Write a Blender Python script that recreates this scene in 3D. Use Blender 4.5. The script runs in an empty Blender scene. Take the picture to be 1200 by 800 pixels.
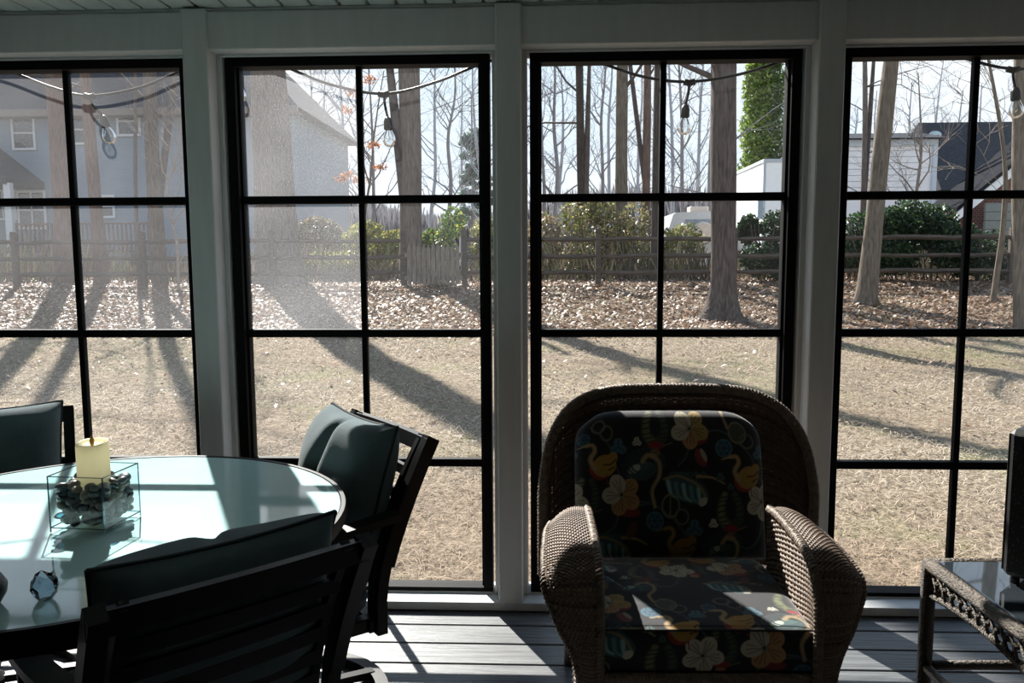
import bpy, math, random
import numpy as np
from mathutils import Vector, Matrix, Euler
rng = np.random.default_rng(7); random.seed(7)
SC = bpy.context.scene
COL = SC.collection
PI = math.pi

# ------------------------------------------------------------------ camera
EYE, CAMY, FPX = 1.30, -2.95, 930.0
yaw, pit, rol = 0.04235, 0.10299, -0.00468
fwd = Vector((-math.sin(yaw)*math.cos(pit), math.cos(yaw)*math.cos(pit), -math.sin(pit)))
r0 = Vector((math.cos(yaw), math.sin(yaw), 0)); u0 = r0.cross(fwd)
rgt = r0*math.cos(rol) + u0*math.sin(rol)
upv = u0*math.cos(rol) - r0*math.sin(rol)
cd = bpy.data.cameras.new('camera'); cam = bpy.data.objects.new('camera', cd); COL.objects.link(cam)
cd.sensor_width = 36.0; cd.lens = FPX/1200*36.0; cd.clip_start = 0.05; cd.clip_end = 500
M = Matrix.Identity(4)
for i in range(3):
    M[i][0], M[i][1], M[i][2] = rgt[i], upv[i], -fwd[i]
M[0][3], M[1][3], M[2][3] = 0.0, CAMY, EYE
cam.matrix_world = M
SC.camera = cam

def at(x, y, Y):
    """surveyed photo point (1200x800) -> world point on the vertical plane at depth Y"""
    d = fwd*FPX + rgt*(x-600) + upv*(400-y)
    t = (Y-CAMY)/d.y
    return Vector((d.x*t, Y, EYE+d.z*t))
def atx(x, Y, y=300): return at(x, y, Y).x
def atz(y, Y, x=600): return at(x, y, Y).z
def onz(x, y, z):
    d = fwd*FPX + rgt*(x-600) + upv*(400-y)
    t = (z-EYE)/d.z
    return Vector((d.x*t, CAMY+d.y*t, z))

GY = [-20, 0, 5, 8, 11, 14.5, 17, 24, 40, 200]
GZ = [-.17, -.17, -.17, -.07, .18, .70, .80, .80, .6, .4]
def ground(x, y):
    return np.interp(y, GY, GZ) + 0.0*np.asarray(x)
def gz(y): return float(np.interp(y, GY, GZ))

# ------------------------------------------------------------------ object helpers
def tag(o, label=None, cat=None, group=None, kind=None):
    if label: o['label'] = label
    if cat: o['category'] = cat
    if group: o['group'] = group
    if kind: o['kind'] = kind
    return o
def thing(name, label, cat, loc=(0, 0, 0), rz=0, group=None):
    o = bpy.data.objects.new(name, None); COL.objects.link(o)
    o.empty_display_size = .1
    o.location = loc; o.rotation_euler = (0, 0, rz)
    return tag(o, label, cat, group)
def link(name, me, mats, parent=None, smooth=False, loc=None, rot=None):
    o = bpy.data.objects.new(name, me); COL.objects.link(o)
    for m in (mats if isinstance(mats, (list, tuple)) else [mats]): me.materials.append(m)
    if smooth: me.shade_smooth()
    if parent is not None: o.parent = parent
    if loc is not None: o.location = loc
    if rot is not None: o.rotation_euler = rot
    return o

class MB:
    def __init__(s): s.v = []; s.f = []; s.mi = []
    def add(s, vs, fs, mi=0):
        b = len(s.v); s.v += [tuple(v) for v in vs]
        s.f += [tuple(b+i for i in f) for f in fs]; s.mi += [mi]*len(fs)
    def box(s, x0, x1, y0, y1, z0, z1, mi=0, T=None):
        vs = [Vector((x, y, z)) for x in (x0, x1) for y in (y0, y1) for z in (z0, z1)]
        if T is not None: vs = [T @ v for v in vs]
        s.add(vs, [(0,1,3,2),(4,6,7,5),(0,4,5,1),(2,3,7,6),(0,2,6,4),(1,5,7,3)], mi)
    def cbox(s, x0, x1, y0, y1, z0, z1, c=.004, mi=0, T=None):
        """box with chamfered edges"""
        vs = []; idx = {}
        X = (x0, x1); Y = (y0, y1); Z = (z0, z1); sg = (1, -1)
        for i in (0,1):
            for j in (0,1):
                for k in (0,1):
                    p = (X[i], Y[j], Z[k]); d = (sg[i]*c, sg[j]*c, sg[k]*c)
                    for a in range(3):
                        q = [p[b] + (d[b] if b != a else 0) for b in range(3)]
                        idx[i,j,k,a] = len(vs); v = Vector(q); vs.append(T @ v if T is not None else v)
        F = []
        for i in (0,1): F.append([idx[i,j,k,0] for j,k in ((0,0),(0,1),(1,1),(1,0))])
        for j in (0,1): F.append([idx[i,j,k,1] for i,k in ((0,0),(1,0),(1,1),(0,1))])
        for k in (0,1): F.append([idx[i,j,k,2] for i,j in ((0,0),(0,1),(1,1),(1,0))])
        for i in (0,1):
            for j in (0,1): F.append([idx[i,j,0,0],idx[i,j,1,0],idx[i,j,1,1],idx[i,j,0,1]])
            for k in (0,1): F.append([idx[i,0,k,0],idx[i,1,k,0],idx[i,1,k,2],idx[i,0,k,2]])
        for j in (0,1):
            for k in (0,1): F.append([idx[0,j,k,1],idx[1,j,k,1],idx[1,j,k,2],idx[0,j,k,2]])
        for i in (0,1):
            for j in (0,1):
                for k in (0,1): F.append([idx[i,j,k,0],idx[i,j,k,1],idx[i,j,k,2]])
        s.add(vs, F, mi)
    def tube(s, pts, rad, n=6, cap=True, mi=0, flat=None, up=None):
        pts = [Vector(p) for p in pts]
        if not hasattr(rad, '__len__'): rad = [rad]*len(pts)
        vs = []; ref = None
        for i, p in enumerate(pts):
            t = (pts[min(i+1, len(pts)-1)] - pts[max(i-1, 0)])
            if t.length < 1e-9: t = Vector((0, 0, 1))
            t.normalize()
            if up is not None: a = Vector(up) - t*Vector(up).dot(t)
            elif ref is None: a = t.orthogonal()
            else: a = ref - t*ref.dot(t)
            if a.length < 1e-6: a = t.orthogonal()
            a.normalize(); ref = a; b = t.cross(a)
            for k in range(n):
                w = 2*PI*k/n + (PI/n if flat else 0)
                ra, rb = (flat if flat else (1, 1))
                vs.append(p + a*(math.cos(w)*rad[i]*ra) + b*(math.sin(w)*rad[i]*rb))
        fs = []
        for i in range(len(pts)-1):
            for k in range(n):
                k2 = (k+1) % n
                fs.append((i*n+k, i*n+k2, (i+1)*n+k2, (i+1)*n+k))
        if cap:
            fs.append(tuple(range(n-1, -1, -1))); m = (len(pts)-1)*n
            fs.append(tuple(m+k for k in range(n)))
        s.add(vs, fs, mi)
    def bar(s, pts, w, h, up=(0, 0, 1), mi=0):
        """rectangular bar along a path: w sideways, h along up"""
        q = math.sqrt(2)
        s.tube(pts, 1.0, 4, True, mi, flat=(h/2*q, w/2*q), up=up)
    def lathe(s, prof, n=24, c=(0, 0, 0), mi=0, cap=True):
        vs = []; fs = []
        for r, z in prof:
            for k in range(n):
                a = 2*PI*k/n
                vs.append((c[0]+r*math.cos(a), c[1]+r*math.sin(a), c[2]+z))
        for i in range(len(prof)-1):
            for k in range(n):
                k2 = (k+1) % n
                fs.append((i*n+k, i*n+k2, (i+1)*n+k2, (i+1)*n+k))
        if cap:
            fs.append(tuple(range(n-1, -1, -1))); m = (len(prof)-1)*n
            fs.append(tuple(m+k for k in range(n)))
        s.add(vs, fs, mi)
    def prism(s, poly, y0, y1, mi=0):
        """polygon in xz extruded along y"""
        n = len(poly)
        vs = [(x, y0, z) for x, z in poly] + [(x, y1, z) for x, z in poly]
        fs = [tuple(range(n)), tuple(range(2*n-1, n-1, -1))] + [(i, n+i, n+(i+1) % n, (i+1) % n) for i in range(n)]
        s.add(vs, fs, mi)
    def build(s, name, mats, parent=None, smooth=False, loc=None, rot=None, auto=None):
        me = bpy.data.meshes.new(name); me.from_pydata(s.v, [], s.f)
        if any(s.mi): me.polygons.foreach_set('material_index', s.mi)
        me.update()
        o = link(name, me, mats, parent, smooth, loc, rot)
        if auto is not None:
            me.shade_smooth(); 
            try: me.set_sharp_from_angle(angle=math.radians(auto))
            except Exception: pass
        return o

def np_mesh(name, V, F, cols=None, uv=None):
    """numpy verts (n,3), faces (m,k); cols = per-vertex rgb"""
    V = np.asarray(V, np.float32); F = np.asarray(F, np.int32); k = F.shape[1]
    me = bpy.data.meshes.new(name)
    me.vertices.add(len(V)); me.vertices.foreach_set('co', V.ravel())
    me.loops.add(F.size); me.loops.foreach_set('vertex_index', F.ravel())
    me.polygons.add(len(F)); me.polygons.foreach_set('loop_start', np.arange(0, F.size, k, dtype=np.int32))
    try: me.polygons.foreach_set('loop_total', np.full(len(F), k, np.int32))
    except Exception: pass
    if cols is not None:
        at_ = me.color_attributes.new('Col', 'FLOAT_COLOR', 'POINT')
        c = np.ones((len(V), 4), np.float32); c[:, :3] = cols
        at_.data.foreach_set('color', c.ravel())
    me.update(calc_edges=True); me.validate()
    return me
def grid_faces(nu, nv, wrap=False, base=0):
    i, j = np.meshgrid(np.arange(nu-1), np.arange(nv if wrap else nv-1), indexing='ij')
    j2 = (j+1) % nv
    return (np.stack([i*nv+j, (i+1)*nv+j, (i+1)*nv+j2, i*nv+j2], -1).reshape(-1, 4) + base)

# ------------------------------------------------------------------ materials
MATS = {}
def new_mat(name):
    m = bpy.data.materials.new(name); m.use_nodes = True
    nt = m.node_tree; b = nt.nodes['Principled BSDF']
    return m, nt, b
def pmat(name, col, rough=.6, metal=0, var=.0, scale=8, stretch=(1, 1, 1), bump=0, bscale=None, spec=.5, col2=None, detail=4, sheen=0):
    """principled with a noise-mixed colour and optional noise bump (object coordinates)"""
    if name in MATS: return MATS[name]
    m, nt, b = new_mat(name); N = nt.nodes; L = nt.links
    b.inputs['Roughness'].default_value = rough; b.inputs['Metallic'].default_value = metal
    b.inputs['Specular IOR Level'].default_value = spec
    if sheen: b.inputs['Sheen Weight'].default_value = sheen
    tc = N.new('ShaderNodeTexCoord'); mp = N.new('ShaderNodeMapping'); mp.inputs['Scale'].default_value = stretch
    L.new(tc.outputs['Object'], mp.inputs['Vector'])
    nz = N.new('ShaderNodeTexNoise'); nz.inputs['Scale'].default_value = scale; nz.inputs['Detail'].default_value = detail
    L.new(mp.outputs['Vector'], nz.inputs['Vector'])
    c2 = col2 if col2 else tuple(max(0, c*(1-var)) for c in col)
    c1 = col if col2 else tuple(min(1, c*(1+var)) for c in col)
    rp = N.new('ShaderNodeValToRGB')
    rp.color_ramp.elements[0].position = .3; rp.color_ramp.elements[1].position = .7
    rp.color_ramp.elements[0].color = (*c2, 1); rp.color_ramp.elements[1].color = (*c1, 1)
    L.new(nz.outputs['Fac'], rp.inputs['Fac']); L.new(rp.outputs['Color'], b.inputs['Base Color'])
    if bump:
        n2 = nz
        if bscale:
            n2 = N.new('ShaderNodeTexNoise'); n2.inputs['Scale'].default_value = bscale; n2.inputs['Detail'].default_value = 3
            L.new(mp.outputs['Vector'], n2.inputs['Vector'])
        bp = N.new('ShaderNodeBump'); bp.inputs['Strength'].default_value = bump; bp.inputs['Distance'].default_value = .01
        L.new(n2.outputs['Fac'], bp.inputs['Height']); L.new(bp.outputs['Normal'], b.inputs['Normal'])
    MATS[name] = m; return m
def vcol_mat(name, rough=.7, translucent=0, spec=.3, bump=0, bscale=300, gain=1):
    m, nt, b = new_mat(name); N = nt.nodes; L = nt.links
    a = N.new('ShaderNodeAttribute'); a.attribute_name = 'Col'
    b.inputs['Roughness'].default_value = rough; b.inputs['Specular IOR Level'].default_value = spec
    L.new(a.outputs['Color'], b.inputs['Base Color'])
    if bump:
        nz = N.new('ShaderNodeTexNoise'); nz.inputs['Scale'].default_value = bscale
        tc = N.new('ShaderNodeTexCoord'); L.new(tc.outputs['Object'], nz.inputs['Vector'])
        bp = N.new('ShaderNodeBump'); bp.inputs['Strength'].default_value = bump; bp.inputs['Distance'].default_value = .004
        L.new(nz.outputs['Fac'], bp.inputs['Height']); L.new(bp.outputs['Normal'], b.inputs['Normal'])
    if translucent:
        t = N.new('ShaderNodeBsdfTranslucent'); L.new(a.outputs['Color'], t.inputs['Color'])
        mx = N.new('ShaderNodeMixShader'); mx.inputs['Fac'].default_value = translucent
        L.new(b.outputs[0], mx.inputs[1]); L.new(t.outputs[0], mx.inputs[2])
        L.new(mx.outputs[0], N['Material Output'].inputs['Surface'])
    return m
def pane_mat(name, dust, tint=(.93, .95, .95), speck=0.0, refl=1.0, streak=0.0, scale=3.0):
    """clear vinyl pane: see-through, mirror-like at a glance, with a film of dust that glows against the light"""
    m, nt, b = new_mat(name); N = nt.nodes; L = nt.links; N.remove(b)
    tr = N.new('ShaderNodeBsdfTransparent'); tr.inputs['Color'].default_value = (*tint, 1)
    gl = N.new('ShaderNodeBsdfGlossy'); gl.inputs['Roughness'].default_value = .02
    fr = N.new('ShaderNodeFresnel'); fr.inputs['IOR'].default_value = 1.35
    ml = N.new('ShaderNodeMath'); ml.operation = 'MULTIPLY'; ml.inputs[1].default_value = refl
    L.new(fr.outputs[0], ml.inputs[0])
    m1 = N.new('ShaderNodeMixShader'); L.new(ml.outputs[0], m1.inputs[0]); L.new(tr.outputs[0], m1.inputs[1]); L.new(gl.outputs[0], m1.inputs[2])
    tl = N.new('ShaderNodeBsdfTranslucent'); tl.inputs['Color'].default_value = (.86, .88, .92, 1)
    tc = N.new('ShaderNodeTexCoord')
    n1 = N.new('ShaderNodeTexNoise'); n1.inputs['Scale'].default_value = scale; n1.inputs['Detail'].default_value = 2
    L.new(tc.outputs['Object'], n1.inputs['Vector'])
    r1 = N.new('ShaderNodeMapRange'); r1.inputs['From Min'].default_value = .3; r1.inputs['From Max'].default_value = .7
    r1.inputs['To Min'].default_value = dust*.55; r1.inputs['To Max'].default_value = dust*1.35
    L.new(n1.outputs['Fac'], r1.inputs['Value'])
    fac = r1.outputs[0]
    if speck:
        n2 = N.new('ShaderNodeTexNoise'); n2.inputs['Scale'].default_value = 240; n2.inputs['Detail'].default_value = 1
        L.new(tc.outputs['Object'], n2.inputs['Vector'])
        r2 = N.new('ShaderNodeMapRange'); r2.inputs['From Min'].default_value = .52; r2.inputs['From Max'].default_value = .72
        r2.inputs['To Min'].default_value = 0; r2.inputs['To Max'].default_value = speck
        L.new(n2.outputs['Fac'], r2.inputs['Value'])
        ad = N.new('ShaderNodeMath'); ad.operation = 'ADD'; L.new(fac, ad.inputs[0]); L.new(r2.outputs[0], ad.inputs[1]); fac = ad.outputs[0]
    m2 = N.new('ShaderNodeMixShader'); L.new(fac, m2.inputs[0]); L.new(m1.outputs[0], m2.inputs[1]); L.new(tl.outputs[0], m2.inputs[2])
    L.new(m2.outputs[0], N['Material Output'].inputs['Surface'])
    return m
def glass_mat(name, tint=(.93, .97, .97), refl=1.0, ior=1.5, rough=.0, front_only=False):
    """thin clear glass that lets sunlight through"""
    m, nt, b = new_mat(name); N = nt.nodes; L = nt.links; N.remove(b)
    tr = N.new('ShaderNodeBsdfTransparent'); tr.inputs['Color'].default_value = (*tint, 1)
    gl = N.new('ShaderNodeBsdfGlossy'); gl.inputs['Roughness'].default_value = rough
    fr = N.new('ShaderNodeFresnel'); fr.inputs['IOR'].default_value = ior
    ml = N.new('ShaderNodeMath'); ml.operation = 'MULTIPLY'; ml.inputs[1].default_value = refl
    ge = N.new('ShaderNodeNewGeometry'); ft = N.new('ShaderNodeMath'); ft.operation = 'SUBTRACT'; ft.inputs[0].default_value = 1; L.new(ge.outputs['Backfacing'], ft.inputs[1])
    fm = N.new('ShaderNodeMath'); fm.operation = 'MULTIPLY'; L.new(fr.outputs[0], fm.inputs[0]); L.new(ft.outputs[0], fm.inputs[1]); L.new((fm if front_only else fr).outputs[0], ml.inputs[0])
    m1 = N.new('ShaderNodeMixShader'); L.new(ml.outputs[0], m1.inputs[0]); L.new(tr.outputs[0], m1.inputs[1]); L.new(gl.outputs[0], m1.inputs[2])
    L.new(m1.outputs[0], N['Material Output'].inputs['Surface'])
    return m

WHITE = pmat('white_paint', (.56, .565, .56), .5, var=.04, scale=30, stretch=(1, 1, .15), bump=.15, bscale=60)
BLACKF = pmat('black_frame', (.004, .004, .0045), .6, var=.2, spec=.1)
DARKM = pmat('dark_metal', (.0035, .0035, .004), .42, var=.2, scale=20, spec=.22)
FABRIC = pmat('slate_fabric', (.085, .125, .135), .9, var=.12, scale=14, bump=.25, bscale=500, spec=.15, sheen=.2)
PIPE = pmat('piping_fabric', (.02, .028, .032), .9, var=.1)
CEIL = pmat('ceiling_boards', (.6, .63, .6), .6, var=.06, scale=6, stretch=(6, .4, 1))
DECK = pmat('deck_boards', (.165, .17, .175), .42, scale=7, stretch=(.5, 9, 2), bump=.35, bscale=14, col2=(.06, .064, .07), detail=8, spec=.5)
ROOMW = pmat('room_wall', (.10, .105, .10), .8, var=.05)
WICK = vcol_mat('wicker', .55, spec=.35)
ROPE = pmat('wicker_rope', (.14, .10, .072), .6, var=.3, scale=60, bump=.4, bscale=120)
WICKT = pmat('wicker_wrap', (.065, .047, .031), .55, var=.3, scale=90, stretch=(1, 1, 3), bump=.9, bscale=110)

# ------------------------------------------------------------------ light and sky
SUN_AZ, SUN_EL = math.radians(-26.84), math.radians(38.5)
sdir = Vector((math.sin(SUN_AZ)*math.cos(SUN_EL), math.cos(SUN_AZ)*math.cos(SUN_EL), math.sin(SUN_EL)))
sl = bpy.data.lights.new('sun', 'SUN'); sl.energy = 16.0; sl.angle = math.radians(.6); sl.color = (1, .95, .88)
so = bpy.data.objects.new('sun', sl); COL.objects.link(so); so.location = sdir*60
so.rotation_euler = sdir.to_track_quat('Z', 'Y').to_euler()
W = bpy.data.worlds.new('sky'); SC.world = W; W.use_nodes = True
N = W.node_tree.nodes; L = W.node_tree.links; bg = N['Background']
tc = N.new('ShaderNodeTexCoord'); sx = N.new('ShaderNodeSeparateXYZ'); L.new(tc.outputs['Generated'], sx.inputs[0])
rp = N.new('ShaderNodeValToRGB'); cr = rp.color_ramp
cr.elements[0].position = 0.0; cr.elements[0].color = (.86, .93, 1, 1)
cr.elements[1].position = .75; cr.elements[1].color = (.30, .52, .85, 1)
e = cr.elements.new(.22); e.color = (.74, .87, 1, 1)
nz = N.new('ShaderNodeTexNoise'); nz.inputs['Scale'].default_value = 3.0; nz.inputs['Detail'].default_value = 5
L.new(tc.outputs['Generated'], nz.inputs['Vector'])
cl = N.new('ShaderNodeMapRange'); cl.inputs['From Min'].default_value = .45; cl.inputs['From Max'].default_value = .7
L.new(nz.outputs['Fac'], cl.inputs['Value'])
mx = N.new('ShaderNodeMix'); mx.data_type = 'RGBA'; mx.inputs['B'].default_value = (1, 1, 1, 1)
L.new(sx.outputs['Z'], rp.inputs['Fac']); L.new(rp.outputs['Color'], mx.inputs['A']); L.new(cl.outputs[0], mx.inputs['Factor'])
L.new(mx.outputs['Result'], bg.inputs['Color']); bg.inputs['Strength'].default_value = 1.25
SC.view_settings.view_transform = 'Standard'
SC.view_settings.look = 'None'
SC.view_settings.exposure = 0.0

# ------------------------------------------------------------------ the porch shell
def struct(name, mb, m, parent=None, **k):
    o = mb.build(name, m, parent, **k)
    if parent is None: o['kind'] = 'structure'
    return o
XL, XR, YB = -3.45, 3.2, -4.6
mb = MB(); y = -.1025
mb.box(XL, XR, -.19+.085, .05, -.04, -.0005)
while y > YB:
    mb.cbox(XL, XR, y-.1365+.0035, y-.0035, -.03, 0, .003); y -= .1365
struct('floor', mb, DECK)
mb = MB(); x = -1.914 - .1*16
while x < XR:
    mb.cbox(x+.005, x+.095, YB, -.10, 2.18, 2.20, .004); x += .1
mb.box(XL, XR, YB, .25, 2.198, 2.26)
struct('ceiling', mb, CEIL)
mb = MB(); mb.box(XL, XR, YB-.1, YB, -.1, 2.26); struct('wall_back', mb, ROOMW)
mb = MB(); mb.box(XL-.1, XL, YB-.1, .05, -.1, 2.26); struct('wall_left', mb, ROOMW)
mb = MB(); mb.box(XR, XR+.1, YB-.1, .05, -.1, 2.26); struct('wall_right', mb, ROOMW)
# header beam, sill plate and posts of the window wall
mb = MB(); mb.cbox(XL, XR, -.125, .04, 2.036, 2.165, .003); mb.cbox(XL, XR, -.118, .04, 2.165, 2.18, .003)
struct('trim_1', mb, WHITE)
mb = MB(); mb.cbox(XL, XR, -.132, .06, .005, .036, .002); mb.box(XL, XR, -.10, .06, -.2, .006); struct('trim_2', mb, WHITE)
MUNT = [-1.769, -.678, .422, 1.516, 2.612, -2.86]
PX = [-2.32, -1.2235, -.128, .969, 2.07, 3.15, -3.40]
for i, x in enumerate(PX):
    mb = MB()
    mb.cbox(x-.0445, x+.0445, -.142, -.03, .036, 2.172, .004)
    mb.cbox(x-.062, x+.062, -.06, .05, .036, 2.04, .003)
    struct('trim_%d' % (i+3), mb, WHITE)
mb = MB()
for i, x in enumerate(MUNT):
    mb.cbox(x-.49, x+.49, -.06, .04, 2.028, 2.042, .002)
    mb.cbox(x-.49, x+.49, -.05, .05, .030, .042, .002)
struct('trim_10', mb, WHITE)
GLASS = {  # dust film per window, raised at left to imitate sun-angle haze; each window has 4 rows x 2 columns
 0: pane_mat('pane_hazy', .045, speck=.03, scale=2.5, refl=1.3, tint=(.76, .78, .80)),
 1: pane_mat('pane_dust_glare', .075, speck=.10, scale=2.0, refl=1.2, tint=(.84, .86, .87)),
 2: pane_mat('pane_light_dust', .016, speck=.008),
 3: pane_mat('pane_clear', .004),
 4: pane_mat('pane_clear_reflecting', .008, refl=2.2),
}
BARS = [.535, 1.027, 1.522]
for w, x in enumerate(MUNT):
    root = bpy.data.objects.new('window_%d' % (w+1), None); COL.objects.link(root); root.location = (x, 0, 0); root['kind'] = 'structure'
    xa, xb, za, zb = -.478, .478, .040, 2.032
    mb = MB(); t = .034
    mb.cbox(xa, xa+t, -.045, .025, za, zb, .002); mb.cbox(xb-t, xb, -.045, .025, za, zb, .002)
    mb.cbox(xa+t, xb-t, -.045, .025, zb-.036, zb, .002); mb.cbox(xa+t, xb-t, -.045, .025, za, za+.016, .002)
    # inner track lip
    mb.cbox(xa+t, xa+t+.008, -.02, .02, za+.016, zb-.024, .001); mb.cbox(xb-t-.008, xb-t, -.02, .02, za+.016, zb-.024, .001)
    mb.build('window_frame', BLACKF, root)
    mb = MB()
    mb.cbox(-.0105, .0105, -.014, .012, za+.016, zb-.024, .002)
    mb.build('vertical_muntin', BLACKF, root)
    for z in BARS:
        mb = MB(); mb.cbox(xa+t, xb-t, -.022, .014, z-.0145, z+.0145, .003); mb.build('horizontal_bar', BLACKF, root)
    zs = [za+.012] + BARS + [zb-.02]
    for r in range(4):
        for c in (0, 1):
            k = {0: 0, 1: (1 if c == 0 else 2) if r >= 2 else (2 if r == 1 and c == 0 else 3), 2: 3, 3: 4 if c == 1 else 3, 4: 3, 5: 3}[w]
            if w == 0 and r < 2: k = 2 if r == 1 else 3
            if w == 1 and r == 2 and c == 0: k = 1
            mb = MB(); px0, px1 = (xa+t, 0) if c == 0 else (0, xb-t)
            mb.add([(px0, 0, zs[r]), (px1, 0, zs[r]), (px1, 0, zs[r+1]), (px0, 0, zs[r+1])], [(0, 1, 2, 3)])
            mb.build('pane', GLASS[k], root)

# ------------------------------------------------------------------ woven wicker
def sstep(a, b, x):
    t = np.clip((x-a)/(b-a), 0, 1); return t*t*(3-2*t)
def weave(name, fn, nwarp, nweft, hw, ht, amp, parent, base=(.15, .108, .078), seed=0, warp_r=None, label=None):
    """real basket weave on the surface fn(u,v): upright warps, and wefts going over and under them"""
    r = np.random.default_rng(seed)
    eps = 1e-3
    def frame(U, V):
        P = fn(U, V)
        du = fn(np.clip(U+eps, 0, 1), V) - fn(np.clip(U-eps, 0, 1), V)
        dv = fn(U, np.clip(V+eps, 0, 1)) - fn(U, np.clip(V-eps, 0, 1))
        n = np.cross(du, dv); n /= np.maximum(np.linalg.norm(n, axis=-1, keepdims=True), 1e-9)
        du = du/np.maximum(np.linalg.norm(du, axis=-1, keepdims=True), 1e-9)
        dv = dv/np.maximum(np.linalg.norm(dv, axis=-1, keepdims=True), 1e-9)
        return P, du, dv, n
    VS = []; FS = []; CS = []; b = 0
    nu = 2*nwarp+1
    u = np.linspace(.002, .998, nu)
    for j in range(nweft):
        v = (j+.5)/nweft
        P, du, dv, n = frame(u, np.full(nu, v))
        off = amp*np.sin(np.arange(nu)*PI/2 + (PI if j % 2 else 0))
        c = P + n*off[:, None]
        w = hw*(1+.15*r.standard_normal())
        ring = np.stack([c+dv*w, c+n*ht, c-dv*w, c-n*ht], 1)
        VS.append(ring.reshape(-1, 3)); FS.append(grid_faces(nu, 4, True, b)); b += nu*4
        k = 1+.22*r.standard_normal(); CS.append(np.tile(np.array(base)*np.clip(k, .5, 1.6), (nu*4, 1)))
    wr = warp_r or hw*.8
    m = 28; v = np.linspace(.002, .998, m)
    for i in range(nwarp):
        uu = (i+.5)/nwarp
        P, du, dv, n = frame(np.full(m, uu), v)
        ring = np.stack([P+du*wr, P+n*wr*.6, P-du*wr, P-n*wr*.6], 1)
        VS.append(ring.reshape(-1, 3)); FS.append(grid_faces(m, 4, True, b)); b += m*4
        CS.append(np.tile(np.array(base)*.7, (m*4, 1)))
    me = np_mesh(name, np.concatenate(VS), np.concatenate(FS), np.concatenate(CS))
    o = link(name, me, WICK, parent, True)
    if label: o['label'] = label
    return o
def rope(mb, pts, r, pitch=.03, n=5, strands=2):
    """twisted two-strand braid along a path"""
    pts = [Vector(p) for p in pts]
    # resample
    L = [0]
    for a, b_ in zip(pts, pts[1:]): L.append(L[-1]+(b_-a).length)
    N_ = max(6, int(L[-1]/(pitch/6))); out = []
    for k in range(N_+1):
        s = L[-1]*k/N_; i = max(0, min(len(L)-2, int(np.searchsorted(L, s)-1)))
        out.append(pts[i].lerp(pts[i+1], (s-L[i])/max(1e-9, L[i+1]-L[i])))
    for q in range(strands):
        path = []; ref = None
        for k, p in enumerate(out):
            t = (out[min(k+1, N_)]-out[max(k-1, 0)]).normalized()
            a = t.orthogonal() if ref is None else ref - t*ref.dot(t)
            a.normalize(); ref = a; b_ = t.cross(a)
            w = 2*PI*(L[-1]*k/N_)/pitch + 2*PI*q/strands
            path.append(p + (a*math.cos(w)+b_*math.sin(w))*r*.5)
        mb.tube(path, r*.62, n)

def smooth_path(P, n=40):
    """Catmull-Rom through P -> (n,3) array"""
    P = np.asarray(P, float); P = np.vstack([2*P[0]-P[1], P, 2*P[-1]-P[-2]])
    k = len(P)-3; out = []
    for t in np.linspace(0, k-1e-6, n):
        i = int(t); f = t-i; a, b_, c, d = P[i:i+4]
        out.append(.5*((2*b_)+(-a+c)*f+(2*a-5*b_+4*c-d)*f*f+(-a+3*b_-3*c+d)*f**3))
    return np.array(out)

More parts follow.
